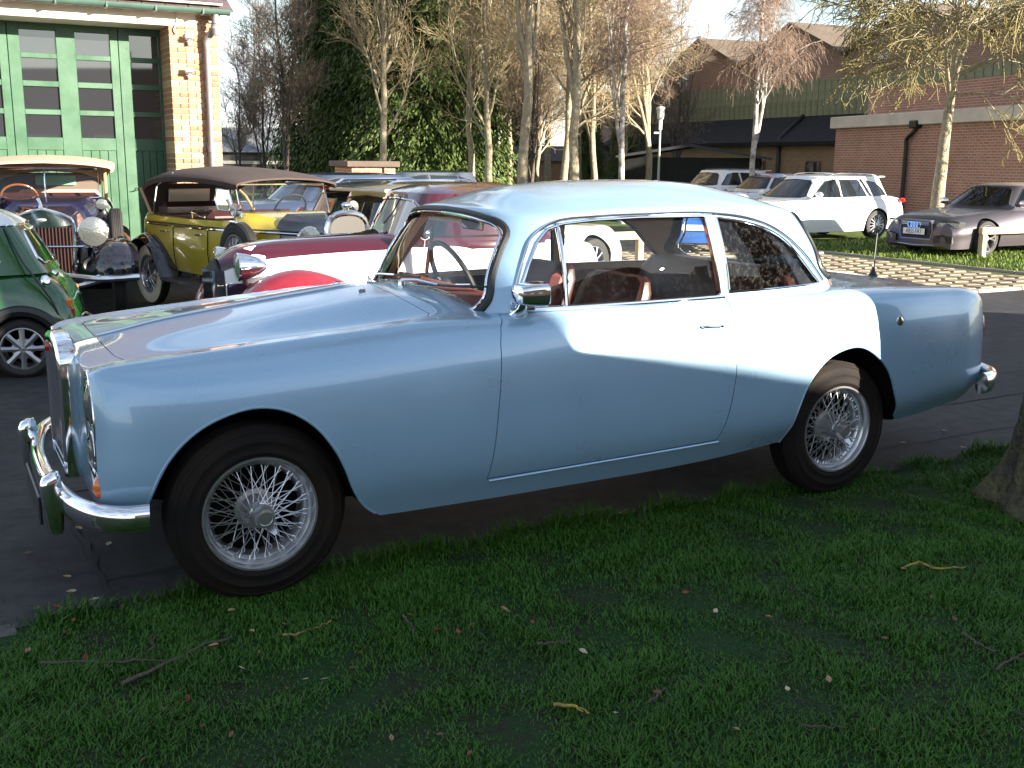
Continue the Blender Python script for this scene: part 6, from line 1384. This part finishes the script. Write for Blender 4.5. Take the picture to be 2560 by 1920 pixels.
part('bonnet', tub([(-3.08,1.12,.16,.265,.92,.25,.52), (-2.9,1.13,.18,.29,.92,.28,.52), (-2.5,1.15,.24,.40,.90,.38,.50), (-2.38,1.16,.27,.435,.90,.42,.50)]), maroon_blk, ty)
for z, m_ in ((.965, chrome), (.99, black_trim)): part('waist_strip', MB().tube(curve([(-3.05, .275, z), (-2.5, .41, z), (-2.0, .60, z), (-1.5, .70, z), (-.7, .71, z), (0, .71, z), (.3, .63, z)], 50), .012 if z < .98 else .008, 6), m_, ty)
for x in (-1.45, -.62): part('door_seam', MB().tube([(x, .712, .95), (x + .02, .715, .7), (x + .03, .68, .46)], .006, 6), black_trim, ty)
for x in (-1.35, -.50): part('door_handle', MB().tube([(x, .70, .90), (x, .755, .90), (x + .10, .76, .895)], .011, 6), chrome, ty)
rs = [(-.245,.42),(-.25,.7),(-.25,.98),(-.225,1.10),(-.15,1.165),(0,1.19)]; rs = rs + [(-a, b) for a, b in reversed(rs[:-1])]; rc = curve(rs, 50)
r_ = part('radiator_shell', MB().tube([(-3.10, a, b) for a, b in rc], .034, 10), chrome, ty)
part('radiator_core', MB().prism([tuple(q) for q in rc], lambda p, q, h: (h, p, q), -3.09, -3.04), black_trim, r_, None)
part('header_panel', MB().prism([tuple(q) for q in rc if q[1] > .985], lambda p, q, h: (h, p, q), -3.115, -3.09), mat('dull_nickel', (.035,.033,.03), .45, .5), r_, None)
for k in range(15): part('slat', MB().box((-3.12, -.21 + k*.03, .72), (.02, .006, .54)), mat('dull_nickel', (.035,.033,.03), .45, .5), r_)
part('mascot', MB().ball((-3.10, 0, 1.27), (.03, .07, .035)).tube([(-3.10, 0, 1.19), (-3.10, 0, 1.25)], .016, 8), chrome, r_)
for sg in (-1, 1):
    head_lamp(ty, (-3.12, sg*.46, .93), .135, (-1, 0, 0)); 
    part('front_fender', fender([(-3.35,.42),(-3.28,.62),(-3.05,.80),(-2.70,.86),(-2.35,.78),(-2.05,.58),(-1.75,.40)], sg*.50, sg*.86, .07), gloss_black, ty)
    part('rear_fender', fender([(-.66,.36),(-.48,.56),(-.30,.76),(0,.86),(.30,.76),(.46,.56),(.50,.40)], sg*.52, sg*.87, .07), gloss_black, ty)
    part('running_board', MB().box((-1.18, sg*.74, .36), (1.20, .26, .03), bev=.01), black_trim, ty)
    part('board_trim', MB().box((-1.18, sg*.875, .36), (1.22, .012, .035)), chrome, ty); part('splash_apron', MB().box((-1.18, sg*.63, .43), (1.25, .02, .12)), gloss_black, ty)
    for x in (0, -WBY): wire_wheel(ty, (x, sg*.70, RY - .003), 0 if sg < 0 else pi, R=RY, rimR=.225, W=.13, tyre_m=rubber, wall_m=mat('cream_whitewall', (.80,.74,.64), .8), ns=14, sp_r=.004, spinner=False)
    sw_ = wire_wheel(ty, (-2.12, sg*.70, .72), 0 if sg < 0 else pi, R=.36, rimR=.225, W=.13, tyre_m=rubber, ns=12, sp_r=.004, spinner=False, name='spare_wheel')
    mst = part('spare_mirror', MB().lathe([(.075, 0), (.07, .012), (0, .016)], 20, (-2.14, sg*.74, 1.20), (-1, 0, 0)), chrome, ty); part('mirror_stem', MB().tube([(-2.13, sg*.74, 1.08), (-2.13, sg*.74, 1.14)], .014, 8).box((-2.12, sg*.73, 1.075), (.12, .10, .03), bev=.01), chrome, mst)
part('front_bumper', MB().tube(curve([(-3.35, -.75, .46), (-3.45, -.4, .46), (-3.48, 0, .46), (-3.45, .4, .46), (-3.35, .75, .46)], 24), .025, 8), chrome, ty)
for x in (0, -WBY): part('axle', MB().tube([(x, -.68, RY), (x, .68, RY)], .035, 8), under, ty)
# windscreen
wf = part('windscreen_frame', MB().tube([(-1.93, -.56, 1.12), (-1.82, -.56, 1.46), (-1.82, .56, 1.46), (-1.93, .56, 1.12)], .016, 8, closed=True), chrome, ty)
part('windscreen', MB().add([(-1.93, -.56, 1.12), (-1.82, -.56, 1.46), (-1.82, .56, 1.46), (-1.93, .56, 1.12)], [(0, 1, 2, 3)]), clear_dirty, wf)
wg = part('wind_wing', MB().tube([(-1.85, .60, 1.17), (-1.78, .61, 1.40), (-1.60, .66, 1.41), (-1.57, .67, 1.30), (-1.62, .66, 1.18)], .008, 6, closed=True), chrome, ty); part('wing_glass', MB().add([(-1.85, .60, 1.17), (-1.78, .61, 1.40), (-1.60, .66, 1.41), (-1.57, .67, 1.30), (-1.62, .66, 1.18)], [(0, 1, 2, 3, 4)]), clear, wg)
# hood
def hood(parent, xs, m, half, base=0.0):
    P = [];
    for x, zc, zs, y in xs:
        h = curve([(0, zc), (y*.55, zc - (zc - zs)*.22), (y*.88, zs + (zc - zs)*.35), (y, zs), (y - .004, zs - .035)], 12); h2 = np.c_[h[:, 0], h[:, 1] - .02]
        row_ = [(x, -a, b) for a, b in h[::-1]] + [(x, a, b) for a, b in h[1:]] + [(x, a*.985, b) for a, b in h2[::-1]] + [(x, -a*.985, b) for a, b in h2[1:]]
        P.append(row_)
    return part('hood', MB().grid(curve3(np.array(P), 26), cv=True, cap0=True, cap1=True), m, parent)
def curve3(P, n):
    k = np.linspace(0, 1, len(P)); f = spl(k, P.reshape(len(P), -1)); return f(np.linspace(0, 1, n)).reshape(n, P.shape[1], 3)
hd_ = hood(ty, [(-1.98,1.53,1.46,.63), (-1.6,1.60,1.50,.68), (-.9,1.64,1.52,.70), (-.25,1.63,1.50,.70), (.16,1.57,1.43,.67), (.34,1.46,1.33,.62)], hood_br, .7)
part('hood_back', MB().grid(np.array([[(x, y, z) for y in np.linspace(-w_, w_, 12)] for x, z, w_ in ((.34,1.42,.60),(.40,1.33,.60),(.40,1.20,.58),(.36,1.06,.54))])), hood_br, hd_)
bw_in = part('hood_window', MB().box((.365, .0, 1.27), (.02, .55, .17), Matrix.Rotation(-.15, 3, 'Y'), bev=.008), mat('pale_rear_light', (.65,.55,.42), .4), hd_)
for sg in (-1, 1):
    part('hood_iron', MB().tube([(.33, sg*.645, 1.36), (.16, sg*.675, 1.25), (-.02, sg*.69, 1.07)], .018, 8), mat('ash_wood', (.35,.22,.11), .6), hd_); part('hood_iron', MB().tube([(-.02, sg*.67, 1.08), (-.10, sg*.64, 1.40), (-.5, sg*.62, 1.56)], .010, 6), chrome, hd_)
s1 = part('front_seat', MB().box((-1.15, 0, .98), (.16, 1.12, .34), bev=.06), leather, ty); s2 = part('rear_seat', MB().box((.05, 0, 1.04), (.18, 1.1, .34), bev=.06), leather, ty)
part('steering_wheel', MB().tube([(-1.52 - .10*cos(a), -.30 + .20*sin(a), 1.17 + .16*cos(a)) for a in np.linspace(0, 2*pi, 26, endpoint=False)], .012, 6, closed=True), black_trim, ty)
part('lever', MB().tube([(-1.0, .66, 1.07), (-1.02, .67, 1.13), (-1.30, .66, 1.09)], .012, 6), chrome, ty)

# ---- dark blue tourer with tan hood, nose on to the camera
pb = gpos(268*DS, 690*DS)
navy = paintm('midnight_blue_paint', (.010,.010,.028), .10); tan = mat('tan_hood_cloth', (.42,.30,.21), .9, var=.08, vscale=4, bump=.2, bscale=70)
fdir = np.array([.355, -.935]); rzb = math.atan2(-fdir[1], -fdir[0])        # local +x rearward
cB = at(108, 600, 11.4); bt = thing('vintage_tourer', 'midnight blue vintage tourer with tan hood and big chrome headlamps facing the yard', 'car', (cB.x, cB.y, -.15), rzb)
part('bonnet', tub([(-.02,1.12,.10,.25,.92,.24,.60), (.3,1.14,.14,.29,.94,.28,.58), (.8,1.17,.22,.38,.95,.36,.55), (1.12,1.20,.30,.46,.96,.44,.52)]), navy, bt)
part('scuttle', tub([(1.10,1.22,.34,.50,.98,.46,.50), (1.3,1.26,.44,.58,.98,.54,.48), (1.45,1.28,.50,.64,.98,.60,.46)]), navy, bt)
part('body', tub([(1.42,1.20,.60,.68,.90,.62,.46), (1.8,1.16,.64,.72,.88,.66,.44), (2.8,1.15,.66,.74,.88,.66,.44), (3.4,1.17,.60,.68,.9,.60,.50), (3.5,1.10,.50,.58,.9,.5,.56)]), navy, bt)
rb = [(-.30,.46),(-.31,.75),(-.305,1.03),(-.28,1.085),(-.20,1.125),(-.08,1.165),(0,1.18)]; rb = rb + [(-a, b) for a, b in reversed(rb[:-1])]; rc = curve(rb, 50)
r_ = part('radiator_shell', MB().tube([(-.06, a, b) for a, b in rc], .03, 10), chrome, bt)
part('shell_top', MB().prism([(-.29,1.03),(-.15,1.01),(0,1.0),(.15,1.01),(.29,1.03),(.28,1.08),(.2,1.12),(.08,1.16),(0,1.175),(-.08,1.16),(-.2,1.12),(-.28,1.08)], lambda p, q, h: (h, p, q), -.085, -.03), chrome, r_, None)
part('radiator_core', MB().prism([tuple(q) for q in rc], lambda p, q, h: (h, p, q), -.045, .0), black_trim, r_, None)
slm = mat('dark_red_slat', (.05,.020,.016), .4, .3)
for k in range(17): part('slat', MB().box((-.07, -.27 + k*.03375, .73), (.03, .011, .55)), slm, r_)
part('shell_badge', MB().ball((-.09, 0, 1.085), (.01, .05, .02)), silver, r_); part('mascot', MB().tube([(-.05, 0, 1.18), (-.03, 0, 1.25), (.0, .02, 1.30)], [.03, .014, .02], 10), chrome, r_)
part('lamp_bar', MB().tube([(-.09, -.62, .80), (-.11, 0, .81), (-.09, .62, .80)], .012, 8), chrome, bt)
for sg in (-1, 1):
    head_lamp(bt, (-.16, sg*.50, .96), .150, (-1, 0, 0)); head_lamp(bt, (1.05, sg*.60, 1.20), .06, (-1, 0, 0), name='cowl_lamp')
    hn = part('horn', MB().lathe([(.085, 0), (.075, -.02), (.045, -.06), (.03, -.14), (.028, -.22)], 24, (-.20, sg*.45, .62), (-1, 0, 0)), chrome, bt); part('horn_throat', MB().lathe([(0, -.05), (.07, -.012)], 20, (-.20, sg*.45, .62), (-1, 0, 0)), black_trim, hn)
    part('lamp_post', MB().tube([(-.10, sg*.50, .82), (-.05, sg*.46, .60)], .018, 8), chrome, bt)
    part('front_fender', fender([(-.42,.48),(-.40,.64),(-.26,.80),(.05,.88),(.40,.82),(.75,.62),(1.10,.42)], sg*.50, sg*.93, .10), gloss_black, bt)
    part('rear_fender', fender([(2.45,.40),(2.6,.62),(2.9,.84),(3.2,.88),(3.5,.76),(3.68,.5)], sg*.56, sg*.93, .10), gloss_black, bt)
    part('running_board', MB().box((1.8, sg*.78, .38), (1.5, .28, .03), bev=.01), black_trim, bt)
    for x in (0.05, 3.15): wire_wheel(bt, (x, sg*.72, .375), 0 if sg < 0 else pi, R=.378, rimR=.24, W=.15, tyre_m=rubber, ns=12, sp_r=.004, spinner=False)
    wire_wheel(bt, (.92, sg*.74, .80), 0 if sg < 0 else pi, R=.36, rimR=.24, W=.15, tyre_m=rubber, ns=12, sp_r=.004, spinner=False, name='spare_wheel')
for x in (.05, 3.15): part('axle', MB().tube([(x, -.7, .37), (x, .7, .37)], .035, 8), under, bt)
bb = part('front_bumper', MB().tube(curve([(-.42, -.92, .50), (-.52, -.5, .50), (-.55, -.3, .53), (-.57, 0, .56), (-.55, .3, .53), (-.52, .5, .50), (-.42, .92, .50)], 40), .034, 8), chrome, bt)
part('lower_bar', MB().tube(curve([(-.50, -.55, .49), (-.55, -.32, .44), (-.57, 0, .42), (-.55, .32, .44), (-.50, .55, .49)], 30), .030, 8), chrome, bb)
for sg in (-1, 1): part('bumper_clamp', MB().box((-.50, sg*.52, .50), (.07, .05, .09), bev=.015), chrome, bb)
part('fog_lamp', MB().ball((-.45, .25, .50), (.03, .05, .03)), amber, bb)
wf = part('windscreen_frame', MB().tube([(1.40, -.58, 1.26), (1.50, -.58, 1.60), (1.50, .58, 1.60), (1.40, .58, 1.26)], .018, 8, closed=True), chrome, bt)
part('windscreen', MB().add([(1.40, -.58, 1.26), (1.50, -.58, 1.60), (1.50, .58, 1.60), (1.40, .58, 1.26)], [(0, 1, 2, 3)]), clear, wf); part('mullion', MB().tube([(1.395, 0, 1.26), (1.495, 0, 1.60)], .009, 6), chrome, wf)
part('steering_wheel', MB().tube([(1.72 - .08*cos(a), .30 + .20*sin(a), 1.26 + .15*cos(a)) for a in np.linspace(0, 2*pi, 26, endpoint=False)], .013, 6, closed=True), walnut, bt)
hd_ = hood(bt, [(1.28,1.68,1.61,.74), (1.40,1.70,1.62,.77), (2.0,1.75,1.66,.78), (2.8,1.74,1.64,.77), (3.3,1.67,1.55,.72), (3.5,1.56,1.42,.66)], tan, .7)
part('hood_back', MB().grid(np.array([[(x, y, z) for y in np.linspace(-w_, w_, 12)] for x, z, w_ in ((3.48,1.52,.64),(3.55,1.40,.62),(3.52,1.25,.58),(3.45,1.10,.54))])), mat('hood_lining', (.12,.085,.065), .9), hd_)
part('hood_window', MB().box((3.50, -.05, 1.42), (.02, .50, .13), bev=.006), mat('pale_green_light', (.16,.34,.22), .4), hd_)
for sg in (-1, 1): part('hood_strut', MB().tube([(1.75, sg*.66, 1.20), (1.70, sg*.66, 1.64)], .02, 8), mat('ash_wood', (.35,.22,.11), .6), hd_)
s1 = part('front_seat', MB().box((2.15, 0, 1.12), (.18, 1.2, .36), bev=.06), leather, bt)
part('tan_seat_cover', MB().box((2.9, -.1, 1.15), (.18, 1.0, .34), bev=.06), tan, s1)

# ---- maroon and white saloon behind the coupe
mar = paintm('maroon_paint', (.045,.005,.012), .15); redf = paintm('red_wing_paint', (.17,.010,.018), .2); ivory = paintm('ivory_paint', (.72,.71,.68), .2)
MU, MW = 1.47, 3.50
mc = thing('vintage_saloon', 'maroon and white vintage saloon with chrome headlamps parked behind the blue coupe', 'car', tuple(lw(MU, MW + .70)), CT)
part('bonnet', tub([(-.42,.90,.10,.22,.72,.24,.40), (-.30,.97,.13,.27,.76,.30,.36), (0,1.02,.17,.33,.80,.40,.32), (.5,1.045,.22,.42,.84,.50,.30), (.9,1.06,.28,.50,.86,.58,.30), (1.02,1.06,.34,.54,.86,.60,.30)]), ivory, mc)
part('bonnet_top', MB().grid(np.array([[(x, sg_*y, z) for sg_, y, z in ((-1, yt + (ym-yt)*.66 + .016, zt - (zt-zm)*.46), (-1, yt + (ym-yt)*.40 + .016, zt - (zt-zm)*.20 + .008), (-1, yt, zt + .010), (-1, yt*.5, zt + .016), (1, 0, zt + .018), (1, yt*.5, zt + .016), (1, yt, zt + .010), (1, yt + (ym-yt)*.40 + .016, zt - (zt-zm)*.20 + .008), (1, yt + (ym-yt)*.66 + .016, zt - (zt-zm)*.46))] for x, zt, yt, ym, zm in ((-.44,.885,.09,.20,.72), (-.36,.94,.115,.245,.74), (-.30,.97,.13,.27,.76), (-.15,1.0,.15,.30,.78), (0,1.02,.17,.33,.80), (.25,1.034,.195,.375,.82), (.5,1.045,.22,.42,.84), (.7,1.053,.25,.46,.85), (.9,1.06,.28,.50,.86), (1.03,1.062,.345,.545,.86))])), mar, mc)
part('body', tub([(1.0,1.02,.52,.60,.80,.64,.28), (1.25,1.02,.60,.66,.80,.68,.27), (1.7,1.02,.64,.70,.80,.69,.27), (2.2,1.02,.62,.68,.80,.67,.28), (2.55,1.0,.54,.60,.78,.60,.32), (2.85,.9,.42,.48,.70,.48,.36), (2.96,.76,.30,.36,.62,.36,.40)]), ivory, mc)
hs = House(mc, [(.92,0),(.93,.25),(1.0,.46),(1.15,.57),(1.5,.645),(1.9,.655),(2.2,.61),(2.45,.46),(2.55,.25),(2.57,0)], [(1.14,0),(1.15,.22),(1.20,.41),(1.32,.49),(1.6,.53),(1.85,.53),(2.05,.49),(2.2,.37),(2.27,.2),(2.29,0)], .97, 1.41, .085, mar)
hs.end_pane(sym([(0,1.36),(.34,1.345),(.42,1.30),(.46,1.08),(.42,1.05),(0,1.04)]), mat('bright_screen', (.40,.38,.34), .05, coat=1.0, spec=1.0), True, chrome)
hs.side_pane([(1.16,1.07),(1.30,1.32),(1.42,1.355),(1.80,1.355),(1.83,1.07)], clear, black_trim); hs.side_pane([(1.92,1.07),(1.90,1.35),(1.98,1.345),(2.10,1.22),(2.14,1.07)], dark_glass, black_trim)
for sg in (-1, 1):
    part('waist_band', MB().grid(np.array([[(x, sg*(yb_ + e_), z) for z, e_ in ((1.035, .0), (1.0, .012), (.955, .012))] for x, yb_ in ((1.0,.535), (1.15,.585), (1.5,.655), (1.9,.668), (2.2,.625), (2.45,.50))])), mar, mc)
    part('door_seam', MB().tube([(1.90, sg*.69, .96), (1.90, sg*.715, .8), (1.90, sg*.70, .30)], .006, 6), black_trim, mc)
    part('front_wing', fender([(-.50,.40),(-.46,.58),(-.28,.76),(.02,.85),(.36,.78),(.68,.60),(1.0,.42)], sg*.36, sg*.79, .11), redf, mc)
    part('rear_wing', fender([(1.75,.34),(1.9,.58),(2.1,.78),(2.36,.84),(2.65,.72),(2.92,.40)], sg*.44, sg*.80, .10), gloss_black, mc)
    head_lamp(mc, (-.36, sg*.33, .86), .105, (-1, 0, 0), L_=.24); part('lamp_stay', MB().tube([(-.30, sg*.33, .76), (-.22, sg*.27, .58)], .022, 8), chrome, mc)
    for x in (0, 2.36): alloy_wheel(mc, (x, sg*.66, .335), 0 if sg < 0 else pi, .338, .20, .15, ns=12, tyre_m=rubber_mud)
    part('inner_apron', MB().box((-.18, sg*.30, .56), (.5, .04, .34), bev=.01), navy, mc)
part('bonnet_strip', MB().tube([(-.40, 0, .925), (-.30, 0, .985), (0, 0, 1.032), (.5, 0, 1.057), (1.0, 0, 1.07)], .010, 6), chrome, mc)
gr = part('grille', MB().prism([(-.20,.40),(-.22,.62),(-.18,.82),(0,.90),(.18,.82),(.22,.62),(.20,.40)], lambda p, q, h: (h + .3*(q-.4)*.2, p, q), -.50, -.40), black_trim, mc, None)
for k in range(9): part('grille_bar', MB().box((-.50, -.16 + k*.04, .62), (.02, .010, .40)), chrome, gr)
part('front_bumper', MB().tube(curve([(-.55, -.78, .42), (-.66, -.4, .42), (-.69, 0, .42), (-.66, .4, .42), (-.55, .78, .42)], 30), .035, 8), chrome, mc)
for y in (-.14, .14): part('wiper', MB().tube([(hs.gx(y, 1.35) - .02, y, 1.375), (hs.gx(y + .05, 1.25) - .02, y + .05, 1.25), (hs.gx(y + .14, 1.15) - .02, y + .14, 1.15)], .006, 5), black_trim, mc)
mr = part('wing_mirror', MB().ball((1.08, -.66, 1.10), (.05, .03, .05)), chrome, mc); part('mirror_arm', MB().tube([(1.08, -.66, 1.06), (1.10, -.60, 1.0)], .008, 6), chrome, mr)
part('scuttle_vent', MB().box((.90, 0, 1.075), (.12, .34, .02), Matrix.Rotation(-.2, 3, 'Y'), bev=.006), navy, mc)
for x in (0, 2.36): part('axle', MB().tube([(x, -.6, .33), (x, .6, .33)], .035, 8), under, mc)
s1 = part('seat', MB().box((1.75, 0, .98), (.14, 1.05, .42), bev=.05), mat('tan_seat', (.45,.30,.17), .7), mc)

# ---- blue car seen through the coupe's rear window
u, w = 15.9, 15.6
bc, sh, hs3 = modern('hatchback_car', 'bright blue hatchback with white plate seen through the coupe\'s rear window', *wl((3.6, 21.6)), 1.41 - CT, paintm('bright_blue_paint', (.03,.12,.42)), .75, 2.5, .7, 1.74, .80, 1.20, .76, SUVb, SUVt, [[(a, b - .32) for a, b in p] for p in SUVs], [(a, b - .34) for a, b in SUVw], [(a, b - .34) for a, b in SUVr], R=.32, rimR=.21)
plate(bc, basis((0, -1, 0), (0, 0, 1), (-.78, 0, .50)), .52, .11, None)
for sg in (-1, 1): part('headlamp', MB().ball((-.62, sg*.62, .72), (.10, .14, .08)), lens_glass, bc)
